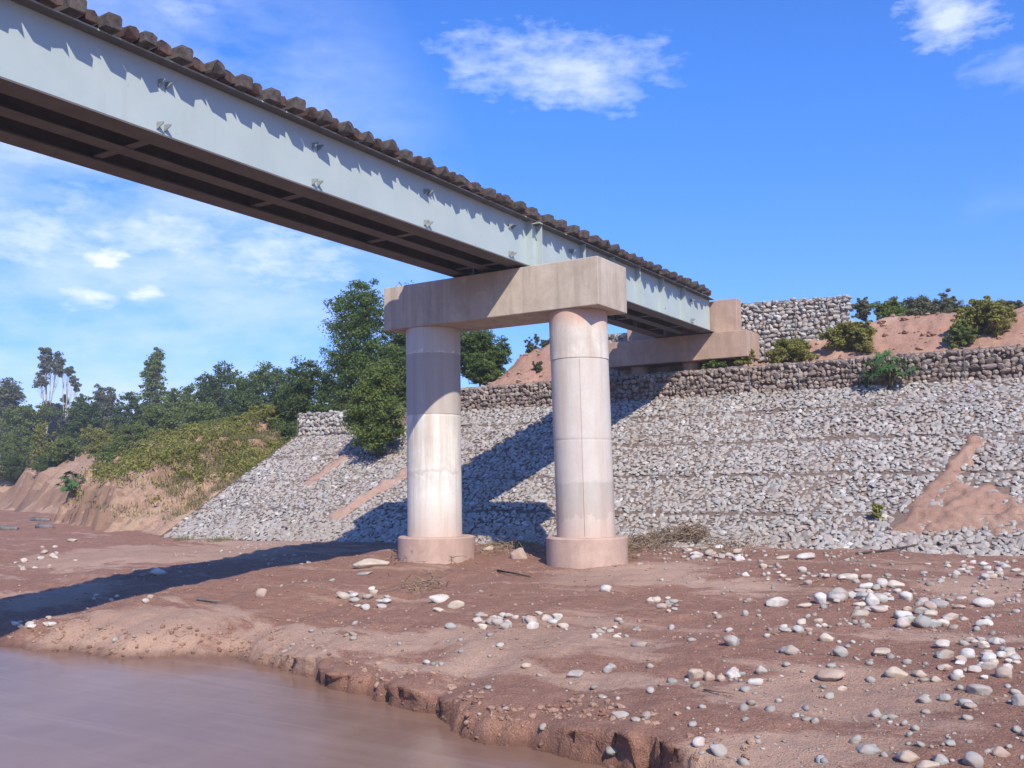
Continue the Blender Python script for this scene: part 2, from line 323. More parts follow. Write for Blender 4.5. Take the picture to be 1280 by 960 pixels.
def riverbed(X, Y, dist=False):
    ye = np.interp(X, EDX, EDY)+.20*fbm(X*1.4, X*0+3, 5, 4)+.20*np.abs(fbm(X*3.3, Y*.6+9, 8, 3))-.05
    sc = np.interp(X, SCX, SCZ)*(1+.5*vn(X*1.7, Y*0, 4))
    d = Y-ye; g = np.clip(d/(21.3-ye), 0, 1.3)
    top = WATER+sc+(1.16-sc+.10*np.clip((X+17)/10, -1, 1))*g**.62
    top = top+.06*np.exp(-((X+11)**2/22+(Y-17.6)**2/7))
    rel = .10*fbm(X*.35, Y*.8, 11, 4)+.035*fbm(X*2.2, Y*3.2, 12, 4)+.035*np.abs(fbm(X*6, Y*7, 14, 4))-.02*np.clip(fbm(X*1.6, Y*2.4, 15, 3)-.15, 0, 1)+.012*vn(X*13, Y*13, 16)
    # a second low cut inside the beach, roughly following the edge
    top = top+rel*np.clip(d/1.0+.25, .25, 1)
    low = WATER-.035+.30*np.minimum(d, 0)*.6+.035*fbm(X*3, Y*3, 21, 3)
    low = np.maximum(low, -4.0)
    wd_ = np.interp(X, [-18, -14, -12, -10.8], [.9, .7, .35, .10])      # the far left shore shelves gently, the rest is cut
    t = sstep(-wd_, .02+.35*(wd_-.10), d+.09*fbm(X*7, Y*7, 23, 3))
    z = low*(1-t)+top*t
    return (z, d) if dist else z
def revet_top(X, Y):   # slope face + terrace behind the low wall + railway mound
    s = np.where(Y < Y1, slope_z(Y), Z1)
    t = np.where(Y > 28.85, 3.48, s)
    crest = 5.15+.30*fbm(X*.3, Y*.3, 31, 3)+.16*fbm(X*1.3, Y*1.3, 32, 4)
    mound = np.clip((Y-29.0)/3.4, 0, 1); k = sstep(-21.6, -19.2, X); crest = crest+.45*np.exp(-((X+17.6)/2.2)**2)
    up = 3.47+(crest-3.47)*sstep(0, 1, mound)*k
    bridge = sstep(-16.2, -14.2, X)*(1-sstep(-9.6, -7.8, X))          # hollow in front of the abutment
    up = up-bridge*(up-3.55)*(1-sstep(29.9, 31.6, Y))
    up = up+(.20*fbm(X*.9, Y*.9, 33, 4)+.12*fbm(X*3.2, Y*3.2, 34, 4))*np.clip((Y-28.9)*2, 0, 1)
    left = sstep(-23.2, -21.8, X)                                     # low step further left: wall at Y = 27.2
    upl = np.where(Y > 27.5, 2.75+.12*np.clip(Y-27.5, 0, 8)+.08*fbm(X, Y, 35, 3), s)
    z = np.where(Y > 28.85, up, s)
    return z*left+np.where(Y > 27.5, upl, s)*(1-left)
def bank(X, Y):
    w = -27.4-X
    yt = 21.3+.30*w+.9*fbm(X*.35, X*0+2, 41, 4)+.3*fbm(X*1.7, X*0+7, 42, 3)+5.5*sstep(13.5, 15.5, w)
    d = Y-yt
    cut = .35+1.5*sstep(1.5, 9, w)+.35*fbm(X*.6, Y*0, 43, 3)+.5*sstep(14, 17, w)
    cut = np.maximum(cut*(1+.5*fbm(X*1.1, Y*1.1, 49, 4)), .2)
    rill = .40*fbm(X*.8, Y*.8, 44, 3)+.30*fbm(X*2.7+Y, Y*2.7-X, 47, 4)+.16*fbm(X*6, Y*6, 52, 2)
    z = -2.05+cut*(.62*sstep(-.05, .35, d+rill)+.38*sstep(.35, .9, d+.9*rill+.25*fbm(X*1.3, Y*1.3, 50, 3)))+np.clip(d-.3, 0, 40)*.42*(1-.5*sstep(4, 14, d))
    z = z+(.30*fbm(X*.8, Y*.8, 45, 4)+.20*fbm(X*2.6, Y*2.6, 48, 5))*sstep(-.3, .5, d)
    return np.minimum(z, 3.3+.5*fbm(X*.05, Y*.05, 46, 3))
def H(X, Y, which=False):
    X = np.asarray(X, float); Y = np.asarray(Y, float)
    rb = riverbed(X, Y); rv = revet_top(X, Y); bk = bank(X, Y)
    e = -27.35+.06*fbm(Y*2, Y*0, 51, 2)
    right = X > e
    hi = np.where(right, rv, np.minimum(bk, np.where(X > -28.6, slope_z(np.minimum(Y, 31))-.55, 99)))
    z = np.maximum(rb, hi)
    if which:
        reg = np.where(z > rb+1e-6, np.where(right, np.where((Y < 28.86), 1, 2), 3), 0)
        return z, reg
    return z
def axis(parts):
    a = []
    for s, e, d in parts: a.append(np.arange(s, e-1e-6, d))
    return np.concatenate(a+[[parts[-1][1]]])
gx = axis([(-900, -200, 40), (-200, -80, 4), (-80, -56, .6), (-56, -44, .3), (-44, -27.6, .12), (-27.6, -20, .12), (-20, 0, .065), (0, 6, .3), (6, 30, 2), (30, 900, 60)])
gy = axis([(-300, -20, 20), (-20, 4, 2), (4, 7, .25), (7, 14, .05), (14, 22.4, .09), (22.4, 28.4, .14), (28.4, 29.1, .06), (29.1, 34, .14), (34, 60, .5), (60, 120, 4), (120, 900, 60)])
XX, YY = np.meshgrid(gx, gy, indexing='xy'); ZZ, REG = H(XX, YY, True)
ny, nx = XX.shape; idx = np.arange(ny*nx).reshape(ny, nx)
quads = np.stack([idx[:-1, :-1], idx[:-1, 1:], idx[1:, 1:], idx[1:, :-1]], -1).reshape(-1, 4)
freg = np.stack([REG.ravel()[quads[:, k]] for k in range(4)], 1).max(1)
_, DD = riverbed(XX, YY, True)
lip = sstep(-.03, .03, DD)*(1-sstep(.06, .30, DD))*np.clip(fbm(XX*1.3, YY*0, 25, 3)*2.2+.45, 0, 1)*sstep(-12.5, -10.5, XX)   # the top of the cut leans out over its foot
YS = YY-lip*(.16+.12*fbm(XX*5, YY*2, 26, 3))
allV = np.stack([XX.ravel(), YS.ravel(), ZZ.ravel()], 1)
# dry sand lies where the last flood left it: long flat lenses
tint = np.zeros(len(allV))
for px_, py_, wx_, hy_, am in ((150, 772, 130, 15, 1), (310, 768, 100, 13, 1), (60, 745, 80, 10, .6), (230, 690, 190, 9, .7), (640, 802, 150, 18, .6), (560, 790, 90, 10, .7), (790, 722, 110, 9, .9), (930, 735, 60, 6, .6), (1225, 745, 80, 10, .8),
                               (1040, 868, 150, 20, .7), (760, 850, 90, 14, .4), (960, 925, 120, 16, .6), (1180, 905, 90, 14, .3), (400, 800, 120, 8, .5), (1120, 700, 110, 4, .6)):
    d_ = ray(px_, py_); g0 = d_*(-2.12/d_[2]); 
    for _ in range(4): g0 = d_*(float(H(g0[0], g0[1]))/d_[2])
    zc = float(np.dot(g0, F_)); q = allV-g0; a_ = (q[:, 0]*r_[0]+q[:, 1]*r_[1])/(wx_*zc/FPX); b_ = (-q[:, 0]*math.sin(AZ)+q[:, 1]*math.cos(AZ))/(hy_*zc*zc/(FPX*abs(g0[2])))
    tint = np.maximum(tint, am*np.clip(1.35-np.hypot(a_, b_), 0, 1))
def terrain(name, k, m):
    q = quads[freg == k]; u, inv = np.unique(q, return_inverse=True)
    return tag(mesh(name, allV[u], inv.reshape(-1, 4), MT[m], None, True, tint[u] if k == 0 else None), kind='structure')
terrain('riverbed', 0, 'mud'); EMB = terrain('embankment_slope', 1, 'gapsoil'); terrain('earth_mound', 2, 'clay'); terrain('eroded_bank', 3, 'bank')
tag(mesh('river_water', [(-900, -300, WATER), (900, -300, WATER), (900, 30, WATER), (-900, 30, WATER)], [(0, 1, 2, 3)], MT['water']), kind='structure')

def ground(px, py):
    """where the sight line through a point of the photograph meets the ground"""
    d = ray(px, py); t = np.arange(3, 120, .04); P = d[None]*t[:, None]
    hit = np.nonzero(P[:, 2] < H(P[:, 0], P[:, 1]))[0]
    p = P[hit[0]] if len(hit) else P[-1]
    return np.array([p[0], p[1], float(H(p[0], p[1]))]), float(np.dot(p, F_))

# ------------------------------------------------------------------ stones
def sphere(seg, rings):
    V = [(0, 0, 1)]
    for i in range(1, rings):
        a = PI*i/rings
        for k in range(seg): b = 2*PI*(k+.5*(i % 2))/seg; V.append((math.sin(a)*math.cos(b), math.sin(a)*math.sin(b), math.cos(a)))
    V.append((0, 0, -1)); n = len(V)-1; Fc = []
    for k in range(seg):
        Fc.append((0, 1+k, 1+(k+1) % seg)); 
        for i in range(rings-2):
            a = 1+i*seg+k; b = 1+i*seg+(k+1) % seg; c = a+seg; d = b+seg; Fc += [(a, c, d), (a, d, b)]
        Fc.append((1+(rings-2)*seg+k, n, 1+(rings-2)*seg+(k+1) % seg))
    return np.array(V), np.array(Fc)
def stone_proto(seg, rings, amp, seed):
    V, Fc = sphere(seg, rings); r = np.random.default_rng(seed)
    nrm = r.normal(size=(7, 3)); nrm /= np.linalg.norm(nrm, axis=1)[:, None]; off = r.uniform(.48, .88, 7)
    V = V.copy()
    for n, o in zip(nrm, off):   # worn facets: push back whatever lies outside a plane, softly
        d = V@n-o; V -= np.clip(d, 0, None)[:, None]*n*.92
    ph = r.uniform(0, 6, 6); k = r.normal(size=(3, 3))*1.6
    V *= (1+amp*(np.sin(V@k[0]+ph[0])+np.sin(V@k[1]+ph[1])+.6*np.sin(2*(V@k[2])+ph[2]))/2.6)[:, None]
    return V/np.abs(V).max(0), Fc
LOW = [stone_proto(7, 4, .20, s) for s in range(18)]
BLOCK = [stone_proto(9, 6, .10, 200+s) for s in range(16)]
HIGH = [stone_proto(20, 12, .15, 100+s) for s in range(14)]
def rotm(n):
    """random rotations about near-vertical with a small tilt, (n,3,3)"""
    a = rng.uniform(0, 2*PI, n); tx = rng.normal(0, .25, n); ty = rng.normal(0, .25, n)
    ca, sa = np.cos(a), np.sin(a); Z = np.zeros(n); O = np.ones(n)
    Rz = np.stack([ca, -sa, Z, sa, ca, Z, Z, Z, O], 1).reshape(n, 3, 3)
    Rx = np.stack([O, Z, Z, Z, np.cos(tx), -np.sin(tx), Z, np.sin(tx), np.cos(tx)], 1).reshape(n, 3, 3)
    Ry = np.stack([np.cos(ty), Z, np.sin(ty), Z, O, Z, -np.sin(ty), Z, np.cos(ty)], 1).reshape(n, 3, 3)
    return Rz@Rx@Ry
def stones_joined(name, P, S, Rm, m, parent=None, frame=np.eye(3), smooth=True):
    """many small stones as one mesh; frame turns the local 'up' of the stones to the surface normal"""
    n = len(P); pi = rng.integers(0, len(LOW), n); tint = rng.random(n); V = []; Fc = []; T = []; o = 0
    for k, (pv, pf) in enumerate(LOW):
        s = np.nonzero(pi == k)[0]
        if not len(s): continue
        A = pv[None]*S[s][:, None]; A = np.einsum('nij,nkj->nki', Rm[s], A)@frame.T+P[s][:, None]
        V.append(A.reshape(-1, 3)); Fc.append((pf[None]+(o+np.arange(len(s))*len(pv))[:, None, None]).reshape(-1, 3)); T.append(np.repeat(tint[s], len(pv))); o += len(s)*len(pv)
    return tag(mesh(name, np.concatenate(V), np.concatenate(Fc), m, parent, smooth, np.concatenate(T)), kind='stuff')
def shared(protos, name, m, smooth=True):
    out = []
    for V, Fc in protos:
        o = mesh(name, V, Fc, m, None, smooth); out.append(o.data); bpy.data.objects.remove(o)
    return out
def stones_single(P, S, Rm, meshes, parent, frame=np.eye(3), name='stone'):
    for p, s, r in zip(P, S, Rm):
        o = bpy.data.objects.new(name, meshes[random.randrange(len(meshes))]); col.objects.link(o); o.parent = parent
        M = mathutils.Matrix((frame@r@np.diag(s)).tolist()).to_4x4(); M.translation = p; o.matrix_world = M
        o.matrix_basis = M
def depth(P): return P@F_
def inframe(P):
    z = P@F_; x = 640+FPX*(P@R_)/z; y = 480-FPX*(P@U_)/z; return (z > 1) & (x > -5) & (x < 1285) & (y > 0) & (y < 965)
def split(P, S, n):
    """indices of the n stones that show largest, and the rest"""
    size = np.sort(S, 1)[:, 1:].prod(1)**.5/np.maximum(depth(P), 1); size[~inframe(P)] = 0
    o = np.argsort(-size); return o[:n], o[n:]

# slope of the embankment: wire mattresses packed with cobbles
ang = math.atan((Z1-Z0)/(Y1-Y0)); FR = np.array([[1, 0, 0], [0, math.cos(ang), -math.sin(ang)], [0, math.sin(ang), math.cos(ang)]])
SL = (Y1-Y0)/math.cos(ang)
def soil_mask(x, v):
    """bare strips where the stones are gone (v metres up the slope)"""
    m = np.zeros_like(x, bool)
    def strip(x0, v0, x1, v1, w0, w1):
        t = np.clip((v-v0)/(v1-v0), 0, 1); c = x0+(x1-x0)*t; w = w0+(w1-w0)*t
        return (np.abs(x-c+.12*fbm(v*1.5, v*0, 61, 2)) < w) & (v > v0) & (v < v1)
    m |= strip(-20.6, 1.0, -19.3, 5.2, .26, .34); m |= strip(-23.6, 3.0, -23.2, 6.2, .30, .22)
    m |= strip(-4.2, .9, -2.85, 4.9, .14, .24)
    m |= (x > -3.75+.5*v*.5) & (x < -1.95) & (v > .95) & (v < 2.6-.5*(x+2.0)) & (fbm(x*3, v*3, 63, 3) > -.25)
    m |= (fbm(x*.9, v*.9+40, 66, 3) > .80)
    return m
sx, sv = np.meshgrid(np.arange(-27.3, 2.4, .116), np.arange(-.35, SL-.05, .099))
sx = sx+(np.arange(sx.shape[0])[:, None] % 2)*.058
sx = (sx+rng.uniform(-.06, .06, sx.shape)).ravel(); sv = (sv+rng.uniform(-.05, .05, sv.shape)).ravel()
keep = ~(soil_mask(sx, sv) & (rng.random(sx.shape) < .86))
# seams of the mattresses: courses about 1.9 m up the slope, sagging a little; cells across
cz = sv+.10*fbm(sx*.35, sx*0, 71, 3); ph = np.abs((cz+.4) % 1.85-.925); seam = ph > .855
keep &= ~(seam & (rng.random(sx.shape) < .75*(vn(sx*.35, sv*.5, 77)+.5)*2.1))
cx_ = np.abs((sx+.06*fbm(sv, sv*0, 72, 2)) % 3.0-1.5) > 1.455; keep &= ~(cx_ & (rng.random(sx.shape) < .35))
sx, sv = sx[keep], sv[keep]; n = len(sx)
base = rng.uniform(.042, .076, n)*(1+.75*rng.random(n)*(rng.random(n) < .14)); base *= np.where(sv < .7, 1.22, 1)
S = np.stack([base*rng.uniform(.95, 1.5, n), base*rng.uniform(.8, 1.1, n), base*rng.uniform(.36, .56, n)], 1)
sag = .045*fbm(sx*.8, sv*.8, 73, 3)
Ps = np.array([0, Y0, Z0])[None]+np.stack([sx, 0*sx, 0*sx], 1)+sv[:, None]*FR[:, 1][None]+(rng.uniform(-.007, .013, n)+sag+.014)[:, None]*FR[:, 2][None]
Rm = rotm(n); a, b = split(Ps, S, 290)
SM = shared(LOW, 'cobble', MT['stone1'], False)
stones_single(Ps[a], S[a], Rm[a], SM, EMB, FR); stones_joined('cobble_fill', Ps[b], S[b], Rm[b], MT['stone'], EMB, FR, False)
# thin sheets of washed soil lying in the bare strips, level with the stone tops in places
# side of the mattress at the far left end
zz = [(-27.42, Y, slope_z(Y)+dz) for Y in np.linspace(20.6, 31, 30) for dz in (.03, -.75)]
mesh('mattress_side', zz, [(2*i, 2*i+1, 2*i+3, 2*i+2) for i in range(29)], MT['gapsoil'], EMB)
# wire over the mattresses
w = MB()
for vv in np.arange(1.45, SL, 1.85):
    pts = [tuple(np.array([x, Y0, Z0])+(vv+.10*float(fbm(np.array(x*.35), np.array(0.), 71, 3))*-1)*FR[:, 1]+.075*FR[:, 2]) for x in np.arange(-27.3, 3, .8)]
    w.tube(pts, .0045, 4, False)
tag(w.build('wire_mesh', MT['wire'], EMB), kind='stuff')

def gabion(name, label, x0, x1, yf, z0, z1, dirv, sizes, mats, group, nsingle, thick=.5, cage=1.0, zt=None):
    """gabion wall: rows of stones on the front face and the top; dirv = horizontal direction along the wall"""
    dv = np.array([dirv[0], dirv[1], 0.]); dv /= np.linalg.norm(dv); nv = np.array([dv[1], -dv[0], 0.])     # nv points to the river
    org = np.array([x0, yf, z0]); Lg = (x1-x0)/dv[0] if abs(dv[0]) > 1e-6 else abs(x1-x0)
    root = thing(name, label, 'gabion wall', tuple(org), group)
    P, Sz, nrm = [], [], []
    z = 0.0; hgt = z1-z0
    while z < hgt-.04:
        rh = rng.uniform(*sizes)*.9; rh = min(rh, hgt-z+.03); x = rng.uniform(-.05, .03)
        while x < Lg:
            w_ = rng.uniform(*sizes)*rng.choice([.65, .9, 1.1, 1.5]); jog = rng.uniform(-.045, .045); hh_ = rh*rng.uniform(.85, 1.2)
            top = (hgt if zt is None else zt(x)-z0)
            if z+rh*.5 < top:
                P.append(org+dv*(x+w_/2)+np.array([0, 0, z+rh/2+jog])+nv*rng.uniform(-.05, .02)); Sz.append((w_*.60, .10, hh_*.60))
            x += w_*.98
            if cage and (x % cage) < w_*.4: x += .012
        z += rh*.96
    for x in np.arange(0, Lg, .19):                                  # stones that show on the top
        for y in np.arange(.08, thick, .17):
            top = (hgt if zt is None else zt(x)-z0)
            P.append(org+dv*(x+rng.uniform(-.04, .04))-nv*(y+rng.uniform(-.03, .03))+np.array([0, 0, top-.05+rng.uniform(-.02, .02)])); Sz.append((.11, .10, .08))
    P = np.array(P); Sz = np.array(Sz)*rng.uniform(.9, 1.08, (len(Sz), 3)); n = len(P)
    Fr = np.stack([dv, -nv, np.array([0, 0, 1.])], 1); a_ = rng.normal(0, .30, n); Z = np.zeros(n); O = np.ones(n)
    Rr = np.stack([np.cos(a_), Z, np.sin(a_), Z, O, Z, -np.sin(a_), Z, np.cos(a_)], 1).reshape(n, 3, 3)
    Pl = P-org
    a, b = split(P, Sz, nsingle)
    stones_single(Pl[a], Sz[a], Rr[a], mats[1], root, Fr)
    if len(b): stones_joined('stone_fill', Pl[b], Sz[b], Rr[b], mats[0], root, Fr, False)
    # earth-dark core behind the stones, and the wire of the cages
    m = MB(); tp = hgt-.06 if zt is None else min(zt(0), zt(Lg))-z0-.06
    V = [dv*s+(-nv)*t+np.array([0, 0, zq]) for s in (.02, Lg-.02) for t in (.07, thick) for zq in (-.25, tp)]
    m.add(V, [(0, 1, 3, 2), (4, 6, 7, 5), (0, 4, 5, 1), (2, 3, 7, 6), (0, 2, 6, 4), (1, 5, 7, 3)]); m.build('core', mats[2], root)
    g = MB()
    for s in np.arange(0, Lg+.01, cage):
        t_ = hgt if zt is None else zt(s)-z0
        g.tube([dv*s+nv*.075+np.array([0, 0, 0]), dv*s+nv*.075+np.array([0, 0, t_])], .012, 4, False)
    for q in (0.02, hgt*.5, hgt-.01):
        if zt is None: g.tube([nv*.075+np.array([0, 0, q]), dv*Lg+nv*.075+np.array([0, 0, q])], .006, 4, False)
    tag(g.build('wire_cage', MT['wire'], root), kind='stuff')
    return root
DM = (MT['dstone'], shared(BLOCK, 'wall_stone', MT['dstone1'], False), MT['gapsoil'])
MT['lstone'] = stone_mat('pale_wall_stone', False, STONE_STOPS, 1.08); MT['lstone1'] = stone_mat('pale_wall_stone_single', True, STONE_STOPS, 1.08); LM = (MT['lstone'], shared(BLOCK, 'wall_stone', MT['lstone1'], False), MT['dust'])
gabion('gabion_wall', 'long low gabion wall of brown stones along the top of the cobble slope', -21.4, 3.2, 28.5, 2.50, 3.52, (1, 0), (.125, .205), DM, None, 300, .5, 1.5)
gabion('gabion_wall', 'short pale gabion wall at the slope top beside the large dark tree', -27.2, -22.4, 27.15, 1.95, 2.80, (1, 0), (.14, .22), LM, None, 120, .5, 1.5)
WING = gabion('gabion_wall', 'tall pale gabion wall right of the bridge abutment under the open sky', -10.55, -7.0, 30.4, 3.9, 5.86, (1, .22), (.125, .22), LM, None, 220, .8, 1.0)
gabion('gabion_wall', 'small piece of pale gabion wall seen under the bridge left of the abutment', -15.7, -14.35, 30.0, 3.4, 5.2, (1, 0), (.14, .23), LM, None, 120, .8, 1.0)

# ------------------------------------------------------------------ pier
PIER = thing('bridge_pier', 'concrete bridge pier of two round columns under a heavy cap beam', 'bridge pier', (-11.75, 18.06, -1.6)); PO = np.array([-11.75, 18.06, -1.6])
def lathe(name, cx0, cx1, cy, prof, m, parent, seg=64, off=PO):
    """turned body; the axis leans from cx0 at its foot to cx1 at its head"""
    prof = np.array(prof, float); z0, z1 = prof[0, 1], prof[-1, 1]; V = []
    for r, z in prof:
        c = cx0+(cx1-cx0)*(z-z0)/(z1-z0)
        for k in range(seg): q = 2*PI*k/seg; V.append((c+r*math.cos(q), cy+r*math.sin(q), z))
    nr = len(prof); Fc = [(i*seg+k, i*seg+(k+1) % seg, (i+1)*seg+(k+1) % seg, (i+1)*seg+k) for i in range(nr-1) for k in range(seg)]+[tuple((nr-1)*seg+k for k in range(seg))]
    return mesh(name, np.array(V)-off, Fc, m, parent, True, sharp=30)
def col_prof(r, joints, zb, zt):
    """shaft cast in lifts: a small groove at every joint and each lift a hair different in size"""
    p = [(r, zb)]; rr = r
    for z, dr, g_ in joints: p += [(rr, z-.06), (rr, z-.014), (rr-g_, z-.005), (rr-g_, z+.003), (rr+dr, z+.010), (rr+dr, z+.06)]; rr = rr+dr
    return p+[(rr, zt)]
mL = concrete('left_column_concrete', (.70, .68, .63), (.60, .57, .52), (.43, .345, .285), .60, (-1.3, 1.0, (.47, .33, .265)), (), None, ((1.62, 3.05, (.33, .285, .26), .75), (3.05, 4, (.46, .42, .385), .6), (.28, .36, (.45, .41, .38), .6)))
mR = concrete('right_column_concrete', (.60, .57, .52), (.50, .455, .40), (.42, .325, .27), .68, (-1.3, 1.0, (.46, .31, .245)), (), (3.25, (.52, .31, .225)), ((-.72, .0, (.33, .30, .275), .5), (.0, 2.62, (.50, .46, .43), .55)))
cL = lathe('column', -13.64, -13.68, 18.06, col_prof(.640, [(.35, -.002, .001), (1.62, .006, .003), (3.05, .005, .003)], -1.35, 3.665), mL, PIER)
cR = lathe('column', -9.63, -9.74, 18.06, col_prof(.622, [(.9, .002, .0015), (2.62, .010, .006)], -1.35, 3.665), mR, PIER)
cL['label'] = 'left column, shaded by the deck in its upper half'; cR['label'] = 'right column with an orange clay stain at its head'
for c, px_, z0, z1, rr, yq in ((cL, -.2, -1.1, 1.6, .640, 1), (cR, .45, -1.1, 2.6, .622, 1)):   # raised line where the shutter halves met
    m = MB(); cx = -13.65 if c is cL else -9.68; a = px_-PI/2
    x = cx+(rr+.002)*math.cos(a); y = 18.06+(rr+.002)*math.sin(a); lean = (.035 if c is cL else .08)
    m.tube([(x+lean*(1-t)*.5, y, z0+(z1-z0)*t) for t in (0, .5, 1)], .005, 6); m.build('formwork_ridge', mL if c is cL else mR, c, True, 0, PO)
for cx, rr, zt in ((-13.60, .895, -1.20), (-9.62, .86, -1.13)):
    lathe('footing', cx, cx, 18.06, [(rr, -2.4), (rr, zt-.03), (rr-.03, zt)], MT['foot'], PIER)
m = MB(); m.box(-14.64, -8.88, 17.375, 18.744, 3.67, 4.70); m.build('pier_cap', MT['cap'], PIER, False, .018, PO)
for gxx in (-10.92, -12.54):
    for yq in (17.74, 18.36): m = MB(); m.box(gxx-.18, gxx+.18, yq-.13, yq+.13, 4.70, 4.758); m.build('bearing', MT['wire'], PIER, False, 0, PO)

# ------------------------------------------------------------------ bridge spans
def jit_box(lx, ly, lz, seed):
    r = np.random.default_rng(seed); V = []; nx_ = 5
    ring = [(-1, -.85), (-.85, -1.0), (.85, -1), (1, -.85), (1, .45), (.55, 1), (-.55, 1), (-1, .45)]
    for i in range(nx_):
        x = (i/(nx_-1)-.5)*lx
        for a_, b_ in ring: V.append((x+(r.uniform(-.05, .05) if i in (0, nx_-1) else 0), a_*ly/2+r.uniform(-.012, .012), b_*lz/2+r.uniform(-.012, .012)))
    k = len(ring); Fc = [(i*k+j, i*k+(j+1) % k, (i+1)*k+(j+1) % k, (i+1)*k+j) for i in range(nx_-1) for j in range(k)]+[tuple(range(k))[::-1], tuple((nx_-1)*k+j for j in range(k))]
    return V, Fc
TIE = []
for s in range(6):
    V, Fc = jit_box(2.44 if s < 3 else 2.27, .215 if s < 3 else .185, .185 if s < 3 else .165, 300+s); o = mesh('tie', V, Fc, MT['tie' if s < 3 else 'tie2']); TIE.append(o.data); bpy.data.objects.remove(o)
GX = (-10.92, -12.54); HB, HT = 4.764, 5.877
def span(label, y0, y1, stations, stiff):
    O = np.array([-11.73, y0, HB]); root = thing('bridge_span', label, 'railway bridge', tuple(O), 'spans of the railway bridge')
    for side, x in enumerate(GX):
        m = MB(); out = 1 if side == 0 else -1
        m.box(x-.009, x+.009, y0, y1, HB+.025, HT-.025)                       # web
        m.box(x-.203, x+.203, y0, y1, HT-.025, HT)                            # top flange
        g = m.build('girder', MT['paint'], root, False, 0, O); g.data.materials.append(MT['soffit_shade'])
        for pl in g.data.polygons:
            if pl.normal.x*out < -.5 or pl.normal.z < -.5: pl.material_index = 1  # inner web faces coloured dark to stand in for shade
        m = MB(); m.box(x-.203, x+.203, y0, y1, HB, HB+.025); m.build('bottom_flange', MT['soffit_shade'], g, False, 0, O)
        for ys in stiff:
            for sg in (1, -1):
                m = MB(); m.box(*sorted((x+sg*.0095, x+sg*.165)), ys-.008, ys+.008, HB+.026, HT-.026); m.build('stiffener', MT['paint'], g, False, 0, O)
        for ys in stations:
            for zz_ in (HB+.20, HT-.30):
                for dy in (-.06, .06):
                    m = MB()
                    V = [(x+out*.01, ys+dy-.008, zz_-.055), (x+out*.01, ys+dy-.008, zz_+.055), (x+out*.12, ys+dy-.008+.03, zz_+.05), (x+out*.12, ys+dy-.008+.03, zz_+.028)]
                    V += [(a_, b_+.011, c_) for a_, b_, c_ in V]
                    m.add(V, [(0, 1, 2, 3), (7, 6, 5, 4), (0, 4, 5, 1), (1, 5, 6, 2), (2, 6, 7, 3), (3, 7, 4, 0)])
                    m.build('lug', MT['lug'], g, False, 0, O)
    m = MB(); m.box(-11.90, -11.60, y0+.3, y1-.3, HB+.03, HB+.045); m.box(-11.757, -11.743, y0+.3, y1-.3, HB+.045, HB+.26); m.build('centre_stringer', MT['soffit_shade'], root, False, 0, O)
    for ys in stations:
        m = MB(); m.box(-12.33, -11.13, ys-.07, ys+.07, HB+.046, HB+.058); m.build('cross_strut', MT['soffit_shade'], root, False, 0, O)
        for a_, b_ in (((-12.52, HB+.12), (-10.94, HT-.12)), ((-12.52, HT-.12), (-10.94, HB+.12))): m = MB(); m.tube([(a_[0], ys+.05*(1 if a_[1] < 5 else -1), a_[1]), (b_[0], ys+.05*(1 if a_[1] < 5 else -1), b_[1])], .035, 4); m.build('cross_brace', MT['soffit_shade'], root, False, 0, O)
    for xr in (-11.22, -12.24):
        m = MB(); m.box(xr-.055, xr+.055, y0, y1, HT+.168, HT+.181); m.box(xr-.01, xr+.01, y0, y1, HT+.181, HT+.257); m.box(xr-.032, xr+.032, y0, y1, HT+.257, HT+.29); m.build('rail', MT['rail'], root, False, 0, O)
    m = MB(); m.box(-12.335, -11.125, y0+.05, y1-.05, HT-.022, HT-.006); m.build('sun_block_plate', MT['soffit_shade'], root, False, 0, O)  # added plate between the girders, stops sun leaking through the tie gaps
    for xr in (-10.93, -12.53):
        m = MB(); m.box(xr-.05, xr+.05, y0, y1-.3, HT+.188, HT+.255); m.build('guard_rail', MT['rail'], root, False, 0, O)
    k = 0; y = y0+.22
    while y < y1-(.1 if y1 < 20 else .55):
        o = bpy.data.objects.new('tie', TIE[random.randrange(3)+3*(k % 2)]); col.objects.link(o); o.parent = root
        o.location = (random.uniform(-.05, .05), y-y0+random.uniform(-.016, .016), HT+(.092 if k % 2 == 0 else .082)-HB+random.uniform(-.004, .006)); o.rotation_euler = (random.uniform(-.03, .03), random.uniform(-.006, .006), random.uniform(-.025, .025)); y += .275; k += 1
    return root
ST = [8.18+3.0*k for k in range(-7, 4)]
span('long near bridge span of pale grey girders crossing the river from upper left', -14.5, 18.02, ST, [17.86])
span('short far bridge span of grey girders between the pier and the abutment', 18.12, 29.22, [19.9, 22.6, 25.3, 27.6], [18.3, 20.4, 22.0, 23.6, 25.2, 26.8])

# ------------------------------------------------------------------ abutment
AB = thing('bridge_abutment', 'reddish concrete abutment with a long beam and backwall at the far bridge end', 'bridge abutment', (-11.75, 28.6, 3.4)); AO = np.array([-11.75, 28.6, 3.4])
m = MB(); m.box(-14.55, -9.62, 29.0, 30.2, 3.90, 4.752); m.build('abutment_beam', MT['abut'], AB, False, .02, AO)
m = MB(); m.box(-13.9, -10.02, 29.28, 29.7, 4.755, 5.84); m.build('backwall', MT['abut'], AB, False, .02, AO)
for x in (-13.6, -11.75, -9.95):
    lathe('pile', x, x, 29.6, [(.30, 2.2), (.30, 3.89)], MT['abut'], AB, 24, AO)
m = MB(); m.box(-14.45, -9.68, 29.92, 30.15, 2.4, 3.895); m.build('breast_wall', MT['abut'], AB, False, 0, AO)

